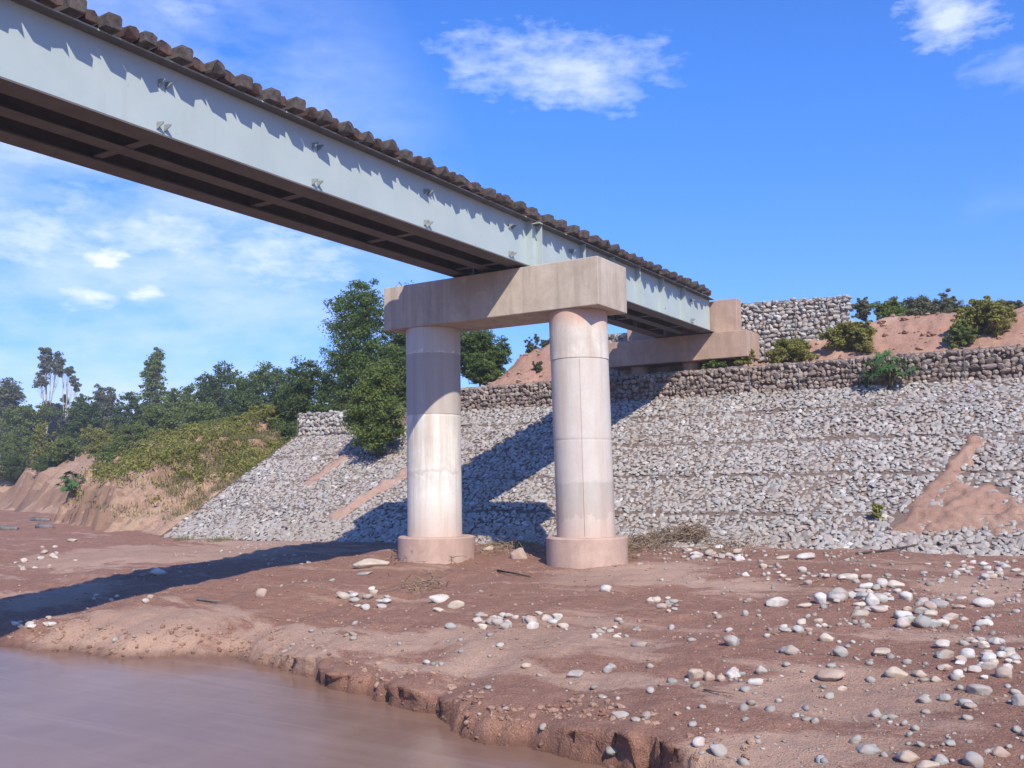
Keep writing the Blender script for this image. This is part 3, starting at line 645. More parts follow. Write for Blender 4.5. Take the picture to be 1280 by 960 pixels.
# ------------------------------------------------------------------ vegetation
def leaves(centers, radii, per, size, seed, flat=.55, elong=1.6, tint0=.5, tintv=.3):
    """leaf faces scattered in clumps; returns verts, quads, tint"""
    r = np.random.default_rng(seed); n = len(centers)*per
    c = np.repeat(centers, per, 0); rad = np.repeat(radii, per)
    off = r.normal(size=(n, 3)); off /= np.linalg.norm(off, axis=1)[:, None]; off *= (r.random(n)**.5)[:, None]*rad[:, None]; off[:, 2] *= flat
    p = c+off
    nr = r.normal(size=(n, 3))*.85+np.array([0, 0, .9])+off/np.maximum(rad, 1e-3)[:, None]*1.1; nr /= np.linalg.norm(nr, axis=1)[:, None]
    a = r.normal(size=(n, 3)); a -= nr*(a*nr).sum(1)[:, None]; a /= np.linalg.norm(a, axis=1)[:, None]; b = np.cross(nr, a)
    s = size*r.uniform(.6, 1.35, n)[:, None]
    V = np.stack([p-a*s*elong*.5, p+b*s*.36, p+a*s*elong*.5, p-b*s*.36], 1).reshape(-1, 3)
    t = np.clip(np.repeat(r.normal(tint0, tintv, len(centers)), per)+r.normal(0, .14, n), 0, 1)
    return V, np.arange(n*4).reshape(-1, 4), np.repeat(t, 4)
def lobes_clumps(lobes, seed, nper=1.0):
    r = np.random.default_rng(seed); Cn = []; Rd = []
    for (x, y, z, rx, ry, rz, n, cr) in lobes:
        n = max(3, int(n*nper)); d = r.normal(size=(n, 3)); d /= np.linalg.norm(d, axis=1)[:, None]
        q = r.random(n)**.40
        q = q*(1+.12*r.normal(size=n)); k_ = r.random(n) < .16; q = np.where(k_, r.uniform(.98, 1.13, n), q)
        Cn.append(np.array([x, y, z])+d*q[:, None]*np.array([rx, ry, rz])); Rd.append(1.25*cr*r.uniform(.55, 1.35, n)*np.where(k_, .6, 1))
    return np.concatenate(Cn), np.concatenate(Rd)
def plant(name, label, cat, base, lobes, per, size, m, group=None, trunk=.12, bark='bark', seed=1, flat=.6, elong=1.6, tint0=.5, stems=1, tintv=.28, bare=False, root_part='trunk'):
    root = thing(name, label, cat, tuple(base), group); r = np.random.default_rng(seed+999)
    Cn, Rd = lobes_clumps(lobes, seed); V, Fc, t = leaves(Cn, Rd, per, size, seed+1, flat, elong, tint0, tintv)
    mesh('crown' if cat == 'tree' else 'foliage', V, Fc, MT[m], root, False, t)
    b = MB(); top = max(l[2] for l in lobes)
    for s in range(stems):
        l0 = lobes[s % len(lobes)]; fx = l0[0]*.55; fy = l0[1]*.55; zt = max(l0[2]*.55, .1); st = r.normal(0, .05+.2*(stems > 1), 2)*trunk*6
        mid = np.array([fx*.5+st[0], fy*.5+st[1], zt*.55]); fork = np.array([fx, fy, zt])
        b.tube([(st[0]*.5, st[1]*.5, -.15), mid, fork], [trunk, trunk*.8, trunk*.62], 7)
        for k, l in enumerate(lobes):
            if k % stems != s % max(stems, 1) and stems > 1: continue
            e = np.array(l[:3])+np.array([0, 0, l[5]*.3]); mm = (fork+e)/2+r.normal(0, .12, 3)*l[3]
            b.tube([fork, mm, e], [trunk*.55, trunk*.36, trunk*.12], 5, False)
            for _ in range(4):
                d = r.normal(size=3); d /= np.linalg.norm(d); q = np.array(l[:3])+d*np.array(l[3:6])*.9
                b.tube([mm+(e-mm)*r.random(), (mm+q)/2+r.normal(0, .05, 3), q], [trunk*.22, trunk*.14, trunk*.05], 4, False)
    b.build(root_part if cat == 'tree' else 'stem', MT[bark], root, True)
    return root
def tree_at(name, label, cat, px, py_top, half_px, Y, m, shape='round', dens=1.0, per=26, leaf=None, group=None, seed=1, base_py=None, trunk=None, bark='bark', tint0=.5, clear=.25, wl=1.0, aspect=None, stems=1):
    """stand a plant at depth Y under the photograph's column px; height and spread follow from where its outline is seen"""
    T = at(px, py_top, Y); z0 = float(H(T[0], T[1])); dist = float(np.dot(T, F_)); k = dist/FPX; wd = half_px*k; ht = T[2]-z0
    r = np.random.default_rng(seed+50); lobes = []; leaf = max(.05, (leaf or dist*.0036)*.50); per = int(per*2.6)
    if shape == 'round':
        lo = ht*clear; hh = ht-lo; n = int(9*dens)+2
        lobes.append((0, 0, lo+hh*.55, wd*.72, wd*.7, hh*.42, int(55*dens), wd*.20))
        for i in range(n):
            a = r.uniform(0, 2*PI); q = r.uniform(.35, .72); zf = r.uniform(.12, .80)
            lobes.append((math.cos(a)*wd*q, math.sin(a)*wd*q, lo+hh*zf, wd*r.uniform(.25, .42), wd*r.uniform(.25, .42), hh*r.uniform(.13, .22), int(20*dens), wd*.16))
        lobes.append((r.uniform(-.1, .1)*wd, 0, ht-hh*.17, wd*.36, wd*.36, hh*.16, int(18*dens), wd*.15))
    elif shape == 'cone':
        for i in range(9):
            f = i/8; lobes.append((r.uniform(-.1, .1)*wd, r.uniform(-.1, .1)*wd, ht*(.25+.70*f), wd*(1.0-.72*f), wd*(1.0-.72*f), ht*.10, int(24*dens), wd*.22))
    elif shape == 'sparse':
        for i in range(int(9*dens)+4):
            f = r.uniform(.35, .95); a = r.uniform(0, 2*PI); q = wd*r.uniform(.1, .8)*(1-.4*abs(f-.7)); lobes.append((math.cos(a)*q, math.sin(a)*q, ht*f, wd*.26, wd*.26, ht*.055, 9, wd*.15))
        lobes.append((0, 0, ht*.95, wd*.25, wd*.25, ht*.05, 9, wd*.14))
    elif shape == 'low':
        n = int(7*dens)+2
        for i in range(n):
            xq = r.uniform(-.72, .72); lobes.append((xq*wd, r.uniform(-.4, .4)*wd, ht*r.uniform(.22, .66)*(1-.3*abs(xq)), wd*.36, wd*.36, ht*.34, int(20*dens), wd*.11)); lobes.append((xq*wd*1.1+.1*wd*r.normal(), r.uniform(-.3, .3)*wd, ht*r.uniform(.5, .92), wd*.14, wd*.14, ht*.16, 5, wd*.07))
        lobes.append((r.uniform(-.2, .2)*wd, 0, ht*.76, wd*.4, wd*.34, ht*.2, int(20*dens), wd*.12))
    return plant(name, label, cat, (T[0], T[1], z0), lobes, per, leaf, m, group, trunk or max(.03, ht*.018), bark, seed, tint0=tint0, stems=stems)

# the big tree at the head of the slope and its neighbours
tree_at('mesquite_tree', 'large dark green tree rising behind the left end of the pier cap', 'tree', 462, 352, 66, 31.5, 'mesquite', 'round', 2.0, 34, .15, None, 3, clear=.05, trunk=.16)
tree_at('mesquite_tree', 'dark green tree whose top peeps over the left end of the pier cap', 'tree', 520, 349, 46, 34.0, 'mesquite', 'round', 1.3, 30, .15, None, 5, clear=.08, tint0=.6)
tree_at('mesquite_tree', 'round green tree seen between the two pier columns beside the bare mound', 'tree', 600, 408, 36, 31.0, 'mesquite', 'round', 1.6, 34, .12, None, 8, clear=.02, tint0=.6)
tree_at('mesquite_tree', 'dark spreading tree at the head of the slope left of the tallest tree', 'tree', 385, 452, 46, 33.5, 'darkgreen', 'round', 1.4, 30, .17, None, 9, clear=.0, tint0=.55)
# bush standing on the slope itself
p, d = ground(472, 572); T = at(476, 452, p[1]); hb_ = T[2]-p[2]; wb = 40*d/FPX
LB = [(0, 0, hb_*.50, wb*.75, wb*.7, hb_*.33, 90, .30), (.1, 0, hb_*.84, wb*.48, wb*.5, hb_*.16, 36, .26), (-.45*wb, -.2, hb_*.38, wb*.5, wb*.5, hb_*.22, 40, .26), (.5*wb, -.2, hb_*.34, wb*.48, wb*.5, hb_*.24, 40, .26), (.2, -.6, hb_*.2, wb*.6, wb*.4, hb_*.14, 34, .24), (-.2*wb, -.3, hb_*.68, wb*.45, wb*.45, hb_*.18, 36, .25)]
plant('large_bush', 'bushy green shrub growing out of the cobble slope left of the left column', 'bush', tuple(p), LB, 90, .065, 'brushgreen', None, .06, 'bark', 21, stems=3, tint0=.45)

# far bank: individual trees
far = [  # px, top, half, Y, material, shape, density, name, label
 (8, 470, 34, 62, 'greygreen', 'round', 1.0, 'willow_tree', 'pale grey green tree cut by the left picture edge', .05),
 (56, 432, 26, 72, 'greygreen', 'sparse', 1.2, 'eucalyptus_tree', 'tall thin open crowned tree with a pale trunk at far left', .3),
 (87, 458, 18, 72, 'greygreen', 'sparse', .7, 'eucalyptus_tree', 'shorter thin open crowned tree right beside the tallest pale trunk', .3),
 (193, 442, 25, 66, 'brushgreen', 'cone', 1.1, 'poplar_tree', 'pointed tree standing alone above the far tree line', .1),
 (128, 482, 26, 68, 'greygreen', 'round', .8, 'bank_tree', 'grey green round tree between the thin trees and the pointed tree', .05),
 (160, 490, 26, 60, 'darkgreen', 'round', .9, 'bank_tree', 'dark low tree just left of the pointed tree', .0),
 (30, 500, 34, 56, 'brushgreen', 'round', .9, 'bank_tree', 'mid green tree in front of the thin pale trunks', .0),
 (70, 505, 34, 78, 'greygreen', 'round', 1.0, 'bank_tree', 'hazy tree filling the gap behind the pale trunks', .0),
 (118, 508, 34, 74, 'mesquite', 'round', 1.0, 'bank_tree', 'hazy dark tree behind the gap right of the thin trees', .0),
 (98, 497, 30, 54, 'darkgreen', 'round', .9, 'bank_tree', 'dark tree below the two thin open trees', .0),
 (232, 480, 34, 58, 'brushgreen', 'round', 1.0, 'bank_tree', 'green round tree just right of the pointed tree', .0),
 (278, 452, 38, 56, 'darkgreen', 'round', 1.1, 'bank_tree', 'taller dark tree midway between the pointed tree and the slope', .0),
 (335, 455, 46, 52, 'mesquite', 'round', 1.3, 'bank_tree', 'broad dense green tree left of the cobble slope top', .0),
 (255, 500, 38, 48, 'brushgreen', 'round', 1.0, 'bank_tree', 'mid height green tree in front of the dense tree line', .0),
 (205, 508, 32, 50, 'brushgreen', 'round', .9, 'bank_tree', 'lighter green round tree low under the pointed tree', .0),
 (310, 490, 36, 44, 'darkgreen', 'round', 1.0, 'bank_tree', 'dark shadowy tree low beside the grassy bank', .0),
]
for i, (px_, tp, hf, Y, m_, sh, de, nm, lab, cl_) in enumerate(far):
    tree_at(nm, lab, 'tree', px_, tp, hf, Y, m_, sh, de, 22, None, 'trees on the far left bank', 60+i, clear=cl_, bark='palebark' if sh == 'sparse' else 'bark', trunk=.14 if sh == 'sparse' else None)
near = [
 (20, 535, 30, 46, 'brushgreen', 'leafy green bush at the left picture edge above the shaded cut bank'),
 (52, 528, 24, 42, 'yellowgreen', 'bright yellow green bush above the shaded cut at far left'),
 (85, 545, 30, 40, 'brushgreen', 'green bush on the bank edge above the broad leaved plant'),
 (125, 530, 32, 42, 'yellowgreen', 'light green bush on the bank above the upper clay cut'),
 (165, 530, 32, 40, 'brushgreen', 'rounded green bush on the bank below the pointed tree'),
 (205, 535, 34, 38, 'yellowgreen', 'wide light green bush along the top of the bare clay bank'),
 (243, 528, 30, 36, 'yellowgreen', 'yellowish bush at the head of the grassy bank'),
 (275, 522, 30, 38, 'brushgreen', 'green bush behind the yellowish bush on the bank'),
 (305, 515, 28, 34, 'yellowgreen', 'pale yellow green bush halfway along the bank crest'),
 (335, 505, 32, 33, 'yellowgreen', 'light green bush beside the upper left corner of the cobble slope'),
 (362, 490, 34, 34, 'brushgreen', 'green bush between the bank crest and the dark spreading tree'),
 (392, 500, 26, 30.5, 'mesquite', 'dark bush at the top left corner of the cobble slope'),
 (418, 488, 30, 29.6, 'darkgreen', 'dark shaded bush between the short pale wall and the large tree'),
 (140, 552, 34, 37, 'brushgreen', 'soft green bush right of the upper clay cut'),
 (185, 562, 34, 34.5, 'yellowgreen', 'low yellow green bush on the upper edge of the bare clay'),
 (232, 552, 36, 33.5, 'brushgreen', 'green bush on the crest above the bare clay slope'),
 (272, 545, 30, 32, 'yellowgreen', 'low yellowish bush on the crest near the grassy patch'),
]
for i, (px_, tp, hf, Y, m_, lab) in enumerate(near):
    tree_at('bank_bush', lab, 'bush', px_, tp, hf, Y, m_, 'low', 1.2, 22, max(.10, Y*.0034), 'bushes along the left bank', 120+i, stems=3, trunk=.035, tint0=.75)
# shaded scrub hanging over the cut at the far left
for i, (px_, tp, hf, Y, lab) in enumerate(((20, 566, 38, 42, 'dark scrub hanging over the clay cut at the left picture edge'), (62, 566, 32, 40.5, 'dark scrub above the broad leaved plant on the cut bank'))):
    tree_at('bank_bush', lab, 'bush', px_, tp, hf, Y, 'darkgreen', 'low', 1.2, 26, .12, 'bushes along the left bank', 140+i, stems=3, trunk=.03)
# crest of the mound at right
crest = [
 (1062, 400, 32, 30.1, 'yellowgreen', 'low spreading green shrub right below the end of the tall gabion wall', 1.3),
 (985, 423, 34, 29.8, 'yellowgreen', 'grassy low shrub at the foot of the tall gabion wall', 1.0),
 (930, 434, 20, 29.25, 'yellowgreen', 'small weed beside the right end of the abutment beam', .6),
 (893, 446, 16, 29.2, 'brushgreen', 'small green weed under the abutment beam', .6),
 (843, 459, 10, 29.15, 'brushgreen', 'tiny green weed on the soil left below the abutment beam', .5),
 (1230, 370, 34, 30.5, 'yellowgreen', 'tallest shrub on the mound crest near the right picture edge', 1.3),
 (1196, 402, 20, 30.0, 'brushgreen', 'green low shrub left below the tallest crest shrub', .9),
 (1262, 376, 18, 33.5, 'greygreen', 'grey green shrub at the right picture edge on the crest', .9),
 (1108, 372, 30, 33.0, 'brushgreen', 'green shrub on the crest just right of the tall gabion wall', .9),
 (1150, 366, 44, 34.0, 'greygreen', 'hazy grey green thicket on the crest in the middle of the mound', 1.1),
 (1188, 374, 26, 33.8, 'greygreen', 'grey green shrub left of the tallest crest shrub', .9),
 (1080, 372, 20, 32.6, 'greygreen', 'wispy grey shrub right behind the end of the tall gabion wall', .6),
 (665, 420, 18, 33.5, 'greygreen', 'small grey shrub on top of the bare mound between the columns', .7),
 (684, 424, 10, 32.0, 'greygreen', 'thin twiggy shrub on the mound close to the right column', .5),
 (671, 452, 8, 30.3, 'greygreen', 'tiny shrub on the bare clay face between the columns', .4),
 (590, 506, 16, 29.1, 'yellowgreen', 'weedy green plant at the left end of the low gabion wall', .6),
]
for i, (px_, tp, hf, Y, m_, lab, de) in enumerate(crest):
    tree_at('crest_shrub' if Y > 30 else 'low_shrub', lab, 'shrub', px_, tp, hf, Y, m_, 'low', de, 24, .085, 'shrubs on the mound', 170+i, stems=3, trunk=.02, tint0=.85)

# broad leaved plants: every leaf its own part
def palmate(lob=7):
    V = [(0, 0, 0)]; Fc = []
    for k in range(lob):
        a = -2.25+4.5*k/(lob-1); L_ = 1.0-.32*abs(a)/2.25; w_ = .30
        V += [(math.sin(a-w_*.55)*L_*.52, math.cos(a-w_*.55)*L_*.52, .03), (math.sin(a)*L_, math.cos(a)*L_, -.16*L_), (math.sin(a+w_*.55)*L_*.52, math.cos(a+w_*.55)*L_*.52, .03)]
        i = 1+3*k; Fc.append((0, i, i+1, i+2)); 
        if k: Fc.append((0, i-1, i))
    return V, Fc
lv = mesh('leaf', *palmate(), MT['castor'], None, True, tint=np.full(22, .5)); LEAF = [lv.data]; bpy.data.objects.remove(lv)
for t_ in (.15, .85):
    q = mesh('leaf', *palmate(), MT['castor'], None, True, tint=np.full(22, t_)); LEAF.append(q.data); bpy.data.objects.remove(q)
def broadleaf(label, base, ht, wd, nl, ls, seed):
    root = thing('castor_plant', label, 'plant', tuple(base)); r = np.random.default_rng(seed); b = MB()
    for s in range(5):
        a = r.uniform(0, 2*PI); e = np.array([math.cos(a)*wd*.45, math.sin(a)*wd*.3, ht*r.uniform(.5, .8)]); b.tube([(0, 0, -.1), e*.5+np.array([0, 0, .08]), e], [.028, .02, .01], 5)
    for k in range(nl):
        a = r.uniform(0, 2*PI); q = r.random()**.6; z = ht*(.22+.76*r.random()*(1-.45*q)); p_ = np.array([math.cos(a)*wd*q, math.sin(a)*wd*.7*q-.1, z])
        b.tube([p_*np.array([.35, .35, .7]), p_*.75+np.array([0, 0, .04]), p_], [.010, .008, .006], 4, False)
        o = bpy.data.objects.new('leaf', LEAF[k % 3]); col.objects.link(o); o.parent = root; o.location = p_; s = ls*r.uniform(.65, 1.2); o.scale = (s, s, s)
        o.rotation_euler = (r.normal(-.55, .35), r.normal(0, .3), a-PI/2+r.normal(0, .4))
    b.build('stem', MT['castor_stem'], root, True)
MT['castor_stem'] = simple('plant_stem', (.14, .10, .06), (.20, .17, .09), 6, .8)
p = at(1112, 488, 28.25); p[2] = float(slope_z(28.25))
broadleaf('broad leaved green plant growing out of the low gabion wall', p, 1.15, .78, 62, .30, 5)
p, d = ground(92, 622); broadleaf('pale broad leaved plant clinging to the clay cut at far left', p, 1.25, .75, 42, .34, 6)
p, d = ground(1098, 652); root = plant('weed', 'small bright green weed growing between the cobbles near the slope foot', 'weed', tuple(p), [(0, 0, .18, .12, .12, .14, 14, .07), (0, -.05, .32, .07, .07, .08, 7, .05)], 14, .055, 'yellowgreen', None, .008, 'bark', 31)
# grass on the left bank
gxs = rng.uniform(-40, -27.6, 9000); gys = rng.uniform(21, 34, 9000); gz, gr = H(gxs, gys, True)
den = fbm(gxs*.45, gys*.45, 91, 3)+.5*sstep(22, 30, gys)+.25*sstep(-36, -30, gxs); k = (gr == 3) & (gz > -1.25) & (den > rng.uniform(.08, .75, 9000)); gxs, gys, gz = gxs[k], gys[k], gz[k]
Cn = np.stack([gxs, gys, gz+.06], 1)
def blades(Cn, per, h, seed, spread=.12):
    r = np.random.default_rng(seed); n = len(Cn)*per; c = np.repeat(Cn, per, 0); c[:, :2] += r.normal(0, spread, (n, 2)); hh = h*r.uniform(.5, 1.3, n); a = r.uniform(0, 2*PI, n); w_ = .014*r.uniform(.7, 1.5, n)*h/.2
    ln = r.normal(0, .35, (n, 2))*hh[:, None]; dx = np.stack([np.cos(a)*w_, np.sin(a)*w_, 0*w_], 1)
    V = np.stack([c-dx, c+dx, c+np.stack([ln[:, 0], ln[:, 1], hh], 1)], 1).reshape(-1, 3); t = np.repeat(np.clip(np.repeat(r.normal(.5, .25, len(Cn)), per)+r.normal(0, .12, n), 0, 1), 3)
    return V, np.arange(n*3).reshape(-1, 3), t
V, Fc, t = blades(Cn, 9, .20, 3); tag(mesh('grass', V, Fc, MT['grass'], None, False, t), 'yellow green grass scattered over the clay bank left of the slope', 'grass', kind='stuff')
# thin green fringe along the foot of the slope
fx = rng.uniform(-26, -12.5, 700); fy = 20.75+rng.normal(0, .25, 700); k = fbm(fx*.5, fy*.3, 95, 3) > .05; Cn = np.stack([fx[k], fy[k], H(fx[k], fy[k])], 1)
V, Fc, t = blades(Cn, 8, .12, 4); tag(mesh('grass', V, Fc, MT['grass'], None, False, t), 'sparse low grass along the foot of the cobble slope', 'grass', kind='stuff')

# ------------------------------------------------------------------ stones lying on the riverbed
BM = shared(HIGH, 'river_stone', MT['boulder'])
shade = {}; toned = {}
def bmat(c):
    key = tuple(c)
    if key not in shade:
        g = G('boulder_tone'); n = g.noise(9, 5, .6); cc = g.mix(g.ramp(n, [(.3, 0.0), (.7, 1.0)]), tuple(.70*x for x in c), c); cc = g.mix(g.ramp(g.noise(3.5, 5, .6), [(.42, 0.0), (.64, .62)]), cc, (.33, .22, .165)); shade[key] = g.out(cc, .85, g.noise(40, 4), .3, .02, .3)
    return shade[key]
WHITE, CREAM, GREY, TAN = (.61, .60, .57), (.54, .47, .385), (.375, .37, .35), (.45, .35, .285)
count = 0
def lay(px, py, wpx, hpx, label, group, tone=None, k=None):
    """one river stone whose outline is about wpx by hpx in the photograph"""
    global count
    p, d = ground(px, py+hpx*.32); w_ = .93*wpx*d/FPX; h_ = .95*hpx*d/FPX
    me = BM[k if k is not None else random.randrange(len(BM))]
    if tone is not None:
        key = (me.name, tuple(tone))
        if key not in toned: q_ = me.copy(); q_.materials.clear(); q_.materials.append(bmat(tone)); toned[key] = q_
        me = toned[key]
    o = bpy.data.objects.new('river_stone', me); col.objects.link(o); dep = (w_*.6+h_*.4)*random.uniform(.75, 1.0)
    o.scale = (w_/2*1.02, dep/2, h_/2*1.05); o.rotation_euler = (random.uniform(-.15, .15), random.uniform(-.12, .12), AZ+random.uniform(-.35, .35) if tone is not None else random.uniform(0, 2*PI))
    if tone is None: s = (w_+dep)/4; o.scale = (s*random.uniform(.95, 1.2), s*random.uniform(.75, 1.0), h_/2*1.05)
    o.location = (p[0], p[1], p[2]+h_*.19); tag(o, label, 'stone', group); count += 1
    return o
single = [
 (465, 703, 52, 14, CREAM, 'long cream slab on the mud left of the left footing'),
 (458, 716, 30, 6, GREY, 'thin grey slab just below the long cream slab'),
 (650, 692, 30, 20, TAN, 'rounded tan boulder between the two pier footings'),
 (612, 685, 20, 9, CREAM, 'small pale stone close right of the left footing'),
 (198, 714, 26, 11, WHITE, 'white stone beyond the bridge shadow at left'),
 (327, 741, 17, 14, TAN, 'egg shaped tan stone in front of the bridge shadow'),
 (92, 675, 19, 6, CREAM, 'flat pale stone near the foot of the far clay bank'),
 (758, 736, 17, 11, WHITE, 'bright white stone alone on the mud right of centre'),
 (548, 748, 30, 13, WHITE, 'left one of two pale flat stones below the pier'),
 (571, 755, 26, 12, CREAM, 'right one of two pale flat stones below the pier'),
 (550, 762, 20, 7, CREAM, 'thin pale stone below the two flat stones'),
 (1010, 695, 36, 11, WHITE, 'long white slab at the foot of the slope at right'),
 (980, 697, 22, 6, CREAM, 'flat cream stone left of the long white slab'),
 (972, 753, 34, 15, WHITE, 'smooth white boulder on open mud left of the big stone pile'),
 (1006, 757, 22, 8, CREAM, 'flat stone right beside the smooth white boulder'),
 (775, 894, 26, 12, GREY, 'greenish grey flat stone near the cut bank edge'),
 (875, 929, 21, 17, WHITE, 'left one of a close pair of stones by the bottom cut bank'),
 (897, 936, 26, 17, GREY, 'right blue grey one of a close pair by the bottom cut bank'),
 (870, 842, 23, 17, CREAM, 'leftmost cream stone of a short row of stones'),
 (887, 845, 15, 15, TAN, 'second stone from the left in a short row'),
 (901, 848, 13, 11, TAN, 'small reddish stone in the middle of a short row'),
 (919, 842, 24, 18, WHITE, 'white angular stone in a short row'),
 (946, 851, 27, 12, WHITE, 'flat white stone at the right end of a short row'),
 (952, 837, 17, 13, GREY, 'grey stone just above the right end of the short row'),
 (1041, 845, 42, 18, TAN, 'wide rough pinkish stone casting a shadow on the mud'),
 (1038, 870, 18, 11, GREY, 'small grey stone below the wide pinkish stone'),
 (1053, 861, 16, 8, CREAM, 'small cream stone right below the wide pinkish stone'),
 (1121, 841, 32, 17, CREAM, 'tilted cream stone casting a shadow on the mud at right'),
 (1150, 842, 20, 12, CREAM, 'squarish stone right of the tilted cream stone'),
 (1170, 849, 16, 10, CREAM, 'small stone two places right of the tilted cream stone'),
 (1225, 862, 34, 17, GREY, 'dark grey stone lying low at right'),
 (1158, 876, 21, 12, GREY, 'greenish stone left of two low ones at right'),
 (1182, 873, 17, 13, GREY, 'greenish round stone right of its flatter neighbour'),
 (1212, 882, 20, 10, GREY, 'flat green grey stone below the dark grey stone'),
 (1097, 891, 19, 13, GREY, 'dark green stone alone below the pinkish stone'),
 (1086, 937, 34, 16, GREY, 'pale grey stone near the bottom edge'),
 (1135, 945, 32, 18, CREAM, 'cream stone near the bottom edge'),
 (1176, 948, 22, 19, GREY, 'dark grey stone near the bottom edge'),
 (1216, 950, 28, 24, GREY, 'green grey boulder at the bottom right'),
 (1160, 957, 34, 14, CREAM, 'cream stone half out of the bottom edge'),
 (1250, 940, 30, 18, TAN, 'tan rough stone near the bottom right corner'),
 (1275, 875, 20, 20, GREY, 'grey stone at the right picture edge'),
 (1048, 742, 30, 22, GREY, 'grey boulder at the top of the large pile'),
 (1027, 748, 20, 19, WHITE, 'white stone at the left end of the large pile'),
 (1091, 749, 20, 20, WHITE, 'white upright stone at the right of the large pile'),
 (1102, 729, 18, 16, WHITE, 'white stone at the far end of the large pile'),
 (1228, 753, 30, 15, WHITE, 'white flat stone on the right hand pile'),
 (1176, 754, 32, 16, GREY, 'wide grey stone in the middle of the right hand pile'),
 (1131, 779, 25, 18, WHITE, 'rounded white stone at the near side of the right hand pile'),
 (1153, 778, 23, 20, GREY, 'squared blue grey stone at the near side of the right hand pile'),
 (1180, 805, 24, 13, WHITE, 'white rounded stone above the near right pile'),
 (1182, 818, 28, 15, GREY, 'grey stone at the left of the near right pile'),
 (1211, 817, 22, 17, WHITE, 'white stone in the middle of the near right pile'),
 (1050, 815, 22, 17, GREY, 'grey stone alone between the short row and the right piles'),
 (1101, 815, 26, 16, CREAM, 'cream stone below the large pile'),
 (1033, 797, 20, 14, CREAM, 'pale stone below the left end of the large pile'),
 (988, 811, 28, 16, GREY, 'grey stone cluster block above the short row'),
 (916, 800, 26, 18, GREY, 'dull grey stone left of the cluster above the short row'),
 (802, 805, 30, 12, GREY, 'flat grey green stone right of the pale strewn stones'),
 (718, 842, 26, 13, GREY, 'dull grey stone flat in the mud near the centre bottom'),
 (760, 837, 14, 11, GREY, 'small grey stone right of the dull flat stone'),
 (659, 833, 16, 9, CREAM, 'pale round stone on the sandy strip near the cut'),
 (563, 782, 18, 10, GREY, 'grey stone left of the strewn pale stones below the pier'),
]
for s in single: lay(s[0], s[1], s[2], s[3], s[5], 'river stones', s[4])
clusters = [  # centre, half extents, number, size range, label
 (455, 748, 35, 15, 15, (9, 17), 'rounded cobble in the small heap below the left footing'),
 (618, 776, 34, 9, 14, (9, 18), 'cobble in the flat heap below the two pale stones'),
 (683, 776, 28, 10, 11, (9, 18), 'cobble in the flat heap right of centre'),
 (1075, 743, 62, 24, 30, (11, 24), 'cobble in the large pale pile on the right'),
 (1185, 765, 72, 20, 22, (12, 24), 'cobble in the right hand pile behind the near one'),
 (1225, 822, 52, 28, 34, (11, 22), 'cobble in the near right pile by the picture edge'),
 (1215, 712, 75, 12, 30, (7, 14), 'small cobble in the band along the slope foot at right'),
 (888, 692, 52, 9, 20, (7, 15), 'pale cobble in the slope foot row beside the brush'),
 (985, 717, 55, 12, 18, (6, 12), 'small cobble scattered above the smooth white boulder'),
 (1005, 785, 30, 12, 9, (9, 17), 'cobble in the loose group left of the large pile'),
 (830, 757, 20, 11, 10, (8, 16), 'cobble in the small group right of the white stone'),
 (765, 790, 40, 10, 11, (7, 14), 'cobble in the loose string right of centre'),
 (55, 698, 45, 16, 14, (5, 11), 'small stone on the far left flat'),
 (45, 775, 40, 8, 10, (6, 13), 'small stone near the far left waterline'),
 (160, 748, 60, 6, 6, (6, 11), 'small stone beside the bridge shadow'),
]
used = set()
TONES = (('white', (.62, .605, .575)), ('cream', (.57, .51, .43)), ('grey', (.44, .44, .42)), ('green grey', (.37, .375, .335)), ('pale', (.55, .54, .51)), ('dusty', (.47, .40, .345)))
for cx, cy, rx, ry, n, (s0, s1), lab in clusters:
    for q_ in range(n):
        for _ in range(60):
            a = random.uniform(0, 2*PI); q = random.random()**.5; w_ = random.uniform(s0, s1*1.12); hr = random.uniform(.40, .74); tn, tc_ = TONES[random.randrange(6)]
            ca, sa = math.cos(a)*q, math.sin(a)*q; f_ = (w_-s0)/(s1*1.12-s0); sz = 'large ' if f_ > .66 else ('' if f_ > .33 else 'little '); sh_ = 'flat ' if hr < .52 else ('' if hr < .63 else 'rounded ')
            where = 'left in' if ca < -.25 else ('right in' if ca > .25 else ('at the back of' if sa < 0 else 'at the front of'))
            noun, tail = (('cobble', lab.split(' in ', 1)[1]) if ' in ' in lab else ('stone', 'the strewn stones '+lab.split(' ', 2)[2] if lab.startswith('small stone') else 'the cobbles '+lab.split(' ', 2)[2]))
            full = f'{sz}{sh_}{tn} {noun} {where} {tail}'
            if full not in used and len(full.split()) <= 16: break
        used.add(full)
        lay(cx+ca*rx, cy+sa*ry, w_, w_*hr, full, lab.replace('cobble in', 'cobbles in').replace('small stone', 'small stones').replace('small cobble ', 'small cobbles '), tc_)
# pebbles: past counting
n = 17000; bx = rng.uniform(-22, 1.5, n); by = rng.uniform(7.5, 21, n); z, rg = H(bx, by, True)
den = fbm(bx*.35, by*.55, 81, 3)+.55*sstep(-9, -2, bx)-.05; k = (rg == 0) & (z > WATER+.12) & (den > rng.uniform(-.1, .75, n)); bx, by, z = bx[k], by[k], z[k]; n = len(bx)
b0 = .008+.056*rng.random(n)**5.5; S = np.stack([b0*rng.uniform(.9, 1.5, n), b0*rng.uniform(.8, 1.1, n), b0*rng.uniform(.5, .8, n)], 1)
stones_joined('pebbles', np.stack([bx, by, z+b0*.25], 1), S, rotm(n), MT['pebble']); tag(bpy.data.objects['pebbles'], 'small pebbles strewn over the red river mud', 'pebbles', kind='stuff')
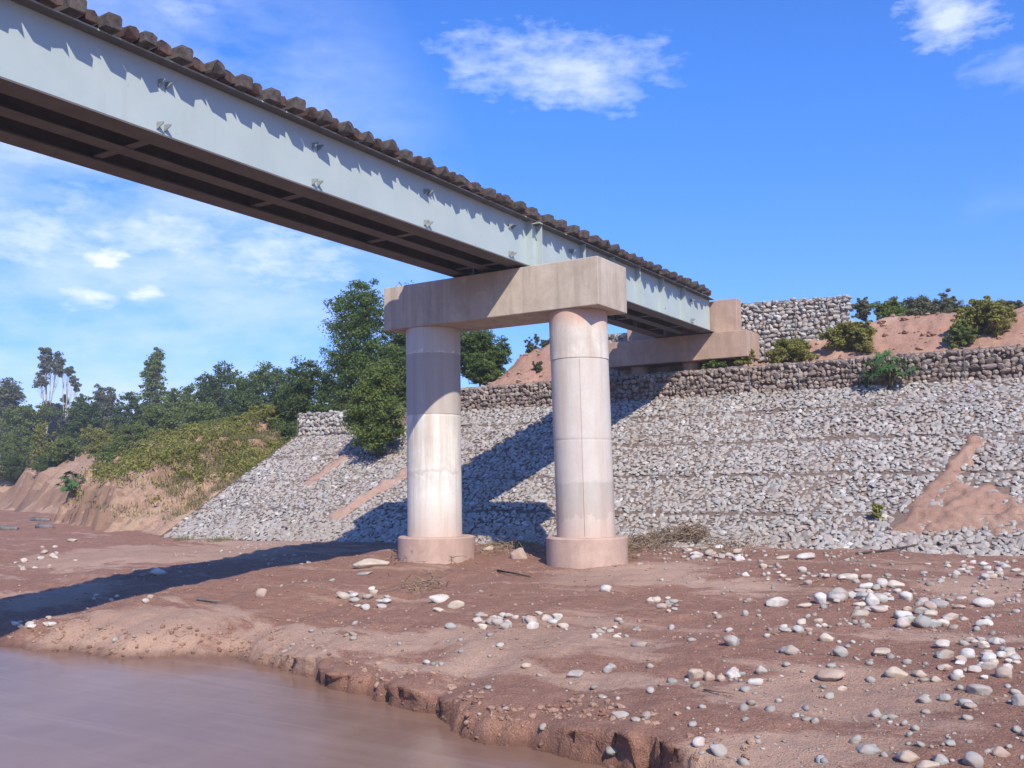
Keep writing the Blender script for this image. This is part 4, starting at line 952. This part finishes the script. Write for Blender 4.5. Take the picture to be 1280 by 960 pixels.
# loose clods along the cut edge and the slide at the right of the slope
n = 1500; bx = rng.uniform(-17, 0, n); by = np.interp(bx, EDX, EDY)+rng.normal(.05, .25, n); z = H(bx, by); k = z > WATER-.02; bx, by, z = bx[k], by[k], z[k]; n = len(bx)
b0 = .010+.038*rng.random(n)**3; S = np.stack([b0*rng.uniform(.9, 1.5, n), b0, b0*rng.uniform(.6, .9, n)], 1)
MT['clod'] = soil('mud_clod', (.13, .058, .042), (.185, .09, .066), (.24, .125, .09), (.30, .19, .14), (1, 1, 1))
stones_joined('mud_clods', np.stack([bx, by, z+b0*.2], 1), S, rotm(n), MT['mud'], smooth=False); tag(bpy.data.objects['mud_clods'], 'crumbled mud clods along the cut edge of the river', 'mud clods', kind='stuff')
# washed soil lying in the bare strips of the slope
def soil_sheet(name, u0, u1, v0, v1, fn, m, st=.06):
    U, V_ = np.meshgrid(np.arange(u0, u1, st), np.arange(v0, v1, st)); a = fn(U, V_)+.34*fbm(U*2.4, V_*2.4, 97, 4)
    n_ = -.05+.15*sstep(-.15, .3, a)+.16*fbm(U*2.6, V_*2.6, 99, 4)*sstep(0, .3, a)+.05*fbm(U*7, V_*7, 98, 3)*(a > 0)
    P = np.array([0, Y0, Z0])+U[..., None]*np.array([1, 0, 0])+V_[..., None]*FR[:, 1]+n_[..., None]*FR[:, 2]
    ny_, nx_ = U.shape; ix = np.arange(ny_*nx_).reshape(ny_, nx_); q = np.stack([ix[:-1, :-1], ix[:-1, 1:], ix[1:, 1:], ix[1:, :-1]], -1).reshape(-1, 4)
    q = q[(a.ravel()[q] > -.12).any(1)]; uq, inv = np.unique(q, return_inverse=True)
    return mesh(name, P.reshape(-1, 3)[uq], inv.reshape(-1, 4), MT[m], EMB, True)
def strip_fn(x0, v0, x1, v1, w0, w1):
    def f(U, V_):
        t = np.clip((V_-v0)/(v1-v0), 0, 1); return np.minimum((w0+(w1-w0)*t)-np.abs(U-(x0+(x1-x0)*t)), np.minimum(V_-v0, v1-V_)*.5)*1.6
    return f
soil_sheet('washed_soil', -22, -18, .5, 6, strip_fn(-20.6, 1.0, -19.3, 5.2, .26, .34), 'dust')
soil_sheet('washed_soil', -25, -22.4, 2, 7, strip_fn(-23.6, 3.0, -23.2, 6.2, .30, .22), 'dust')
soil_sheet('washed_soil', -5, -2.2, .4, 5.3, strip_fn(-4.0, .7, -2.85, 4.9, .34, .20), 'slump')
soil_sheet('slumped_clay', -4.6, -1.4, .3, 3.4, lambda U, V_: np.minimum(np.minimum(1.75-np.abs(U+2.75)*1.25-.45*(V_-1.1), V_-.85), 2.7-V_-.35*(U+2.6)), 'slump', .05)

n = 9000; bx = rng.uniform(-20, 1, n); by = rng.uniform(7.6, 20.8, n); z, rg = H(bx, by, True); k = (rg == 0) & (z > WATER+.08) & (fbm(bx*.6, by*.9, 83, 3) > rng.uniform(-.5, .6, n)); bx, by, z = bx[k], by[k], z[k]; n = len(bx)
b0 = .008+.026*rng.random(n)**3; S = np.stack([b0*rng.uniform(.9, 1.6, n), b0, b0*rng.uniform(.5, .8, n)], 1)
stones_joined('mud_crumbs', np.stack([bx, by, z+b0*.15], 1), S, rotm(n), MT['mud'], smooth=False); tag(bpy.data.objects['mud_crumbs'], 'mud crumbs strewn over the river flat', 'mud crumbs', kind='stuff')
n = 900; bx = rng.uniform(-20, 2, n); by = rng.uniform(28.6, 33, n); z, rg = H(bx, by, True); k = rg == 2; bx, by, z = bx[k], by[k], z[k]; n = len(bx)
b0 = .02+.10*rng.random(n)**3; stones_joined('earth_clods', np.stack([bx, by, z+b0*.2], 1), np.stack([b0*1.3, b0, b0*.7], 1), rotm(n), MT['clay'], smooth=False); tag(bpy.data.objects['earth_clods'], 'earth clods strewn over the bare mound', 'earth clods', kind='stuff')
# green growth along the crest of the left bank
gxs = rng.uniform(-52, -28.2, 5200); gys = rng.uniform(24, 46, 5200); gz, gr = H(gxs, gys, True); den = fbm(gxs*.3, gys*.3, 93, 3)+.65*sstep(-.2, 1.2, gz); k = (gr == 3) & (gz > -.9) & (den > rng.uniform(.05, .55, 5200)); Cn = np.stack([gxs[k], gys[k], gz[k]+.22], 1)
V, Fc, t = leaves(Cn, rng.uniform(.25, .5, len(Cn)), 26, .085, 77, .75, 2.2, .5, .3); tag(mesh('ground_cover', V, Fc, MT['yellowgreen'], None, False, t), 'low yellow green growth along the crest of the left bank', 'ground cover', kind='stuff')

# ------------------------------------------------------------------ driftwood and brush
def brush(label, spots, n, ln, seed):
    r = np.random.default_rng(seed); b = MB(); o0 = np.array(ground(*spots[0][:2])[0])
    for k in range(n):
        px_, py_, rr = spots[r.integers(len(spots))]; p, d = ground(px_+r.normal(0, rr), py_+r.normal(0, rr*.28)); a = r.uniform(0, 2*PI); l = ln*r.uniform(.4, 1.3); e = np.array([math.cos(a), math.sin(a), r.normal(.12, .25)])*l
        s = p+np.array([0, 0, r.uniform(.0, .16+.06*(n > 300))]); b.tube([s, s+e*.5+r.normal(0, .05, 3), s+e], [.010, .008, .004], 4, False)
    root = b.build('brush_pile', MT['twig'], None, False, 0, o0); root.location = o0; return tag(root, label, 'brush pile', kind='stuff')
brush('tangle of dry twigs heaped against the right footing', [(792, 686, 12), (820, 682, 14), (850, 676, 14), (770, 694, 10), (868, 675, 10)], 640, .42, 1)
brush('few dry twigs lying in front of the left footing', [(510, 700, 14), (545, 700, 16), (585, 694, 12)], 70, .32, 2)
brush('dry twigs around the boulder between the two footings', [(618, 690, 10), (635, 686, 8), (670, 690, 6)], 60, .34, 3)
def stick(label, pts, r0, m, name='driftwood_stick'):
    W_ = [np.array(ground(*q)[0])+np.array([0, 0, .03]) for q in pts]; b = MB(); b.tube(W_, np.linspace(r0, r0*.5, len(W_)), 6); o = b.build(name, MT[m], None, True, 0, W_[0]); o.location = W_[0]; return tag(o, label, 'driftwood')
brush('thin flood litter caught on the flat left of the centre stones', [(520, 738, 14), (535, 732, 10)], 60, .25, 4)
brush('dry flood litter caught at the slope foot right of the brush heap', [(930, 682, 22), (900, 688, 14)], 90, .28, 5)
stick('short pale stick on the mud near the flat grey stone', [(905, 800), (925, 797)], .012, 'twig')
stick('pale stick on the flat beside the large pale pile', [(1000, 733), (1026, 727)], .014, 'twig')
stick('pale stick in front of the short row of stones', [(880, 866), (918, 872)], .011, 'twig')
stick('pale stick lying on the mud in front of the right footing', [(708, 708), (725, 704), (742, 700)], .025, 'twig')
stick('dark stick half sunk in the mud below the boulder', [(622, 716), (645, 719), (663, 723)], .022, 'root')
stick('dark bent root trailing along the slope foot at right', [(1070, 694), (1110, 690), (1150, 684), (1175, 678), (1195, 688), (1225, 690), (1262, 682)], .022, 'root')
stick('dark stick lying along the water cut at left centre', [(246, 752), (262, 753), (275, 754)], .03, 'log')
for i, (x0, y0_, x1, lab) in enumerate(((0, 662, 22, 'grey driftwood log at the left picture edge below the bank'), (48, 660, 68, 'short grey driftwood log left of the clay bank foot'), (40, 651, 62, 'thin grey driftwood log behind the short one'))):
    stick(lab, [(x0, y0_), ((x0+x1)/2, y0_), (x1, y0_)], .16, 'log', 'driftwood_log')

# ------------------------------------------------------------------ air
hz = mesh('haze', [(x, y, z) for x in (-960, 960) for y in (-960, 960) for z in (-6, 24)], [(0, 1, 3, 2), (4, 6, 7, 5), (0, 4, 5, 1), (2, 3, 7, 6), (0, 2, 6, 4), (1, 5, 7, 3)], None); tag(hz, kind='stuff')
hm = bpy.data.materials.new('haze'); hm.use_nodes = True; t_ = hm.node_tree; t_.nodes.remove(t_.nodes['Principled BSDF']); pv = t_.nodes.new('ShaderNodeVolumePrincipled')
pv.inputs['Color'].default_value = (.88, .92, 1, 1); pv.inputs['Density'].default_value = .0011; pv.inputs['Anisotropy'].default_value = .2; t_.links.new(pv.outputs[0], t_.nodes['Material Output'].inputs['Volume']); hz.data.materials.append(hm)
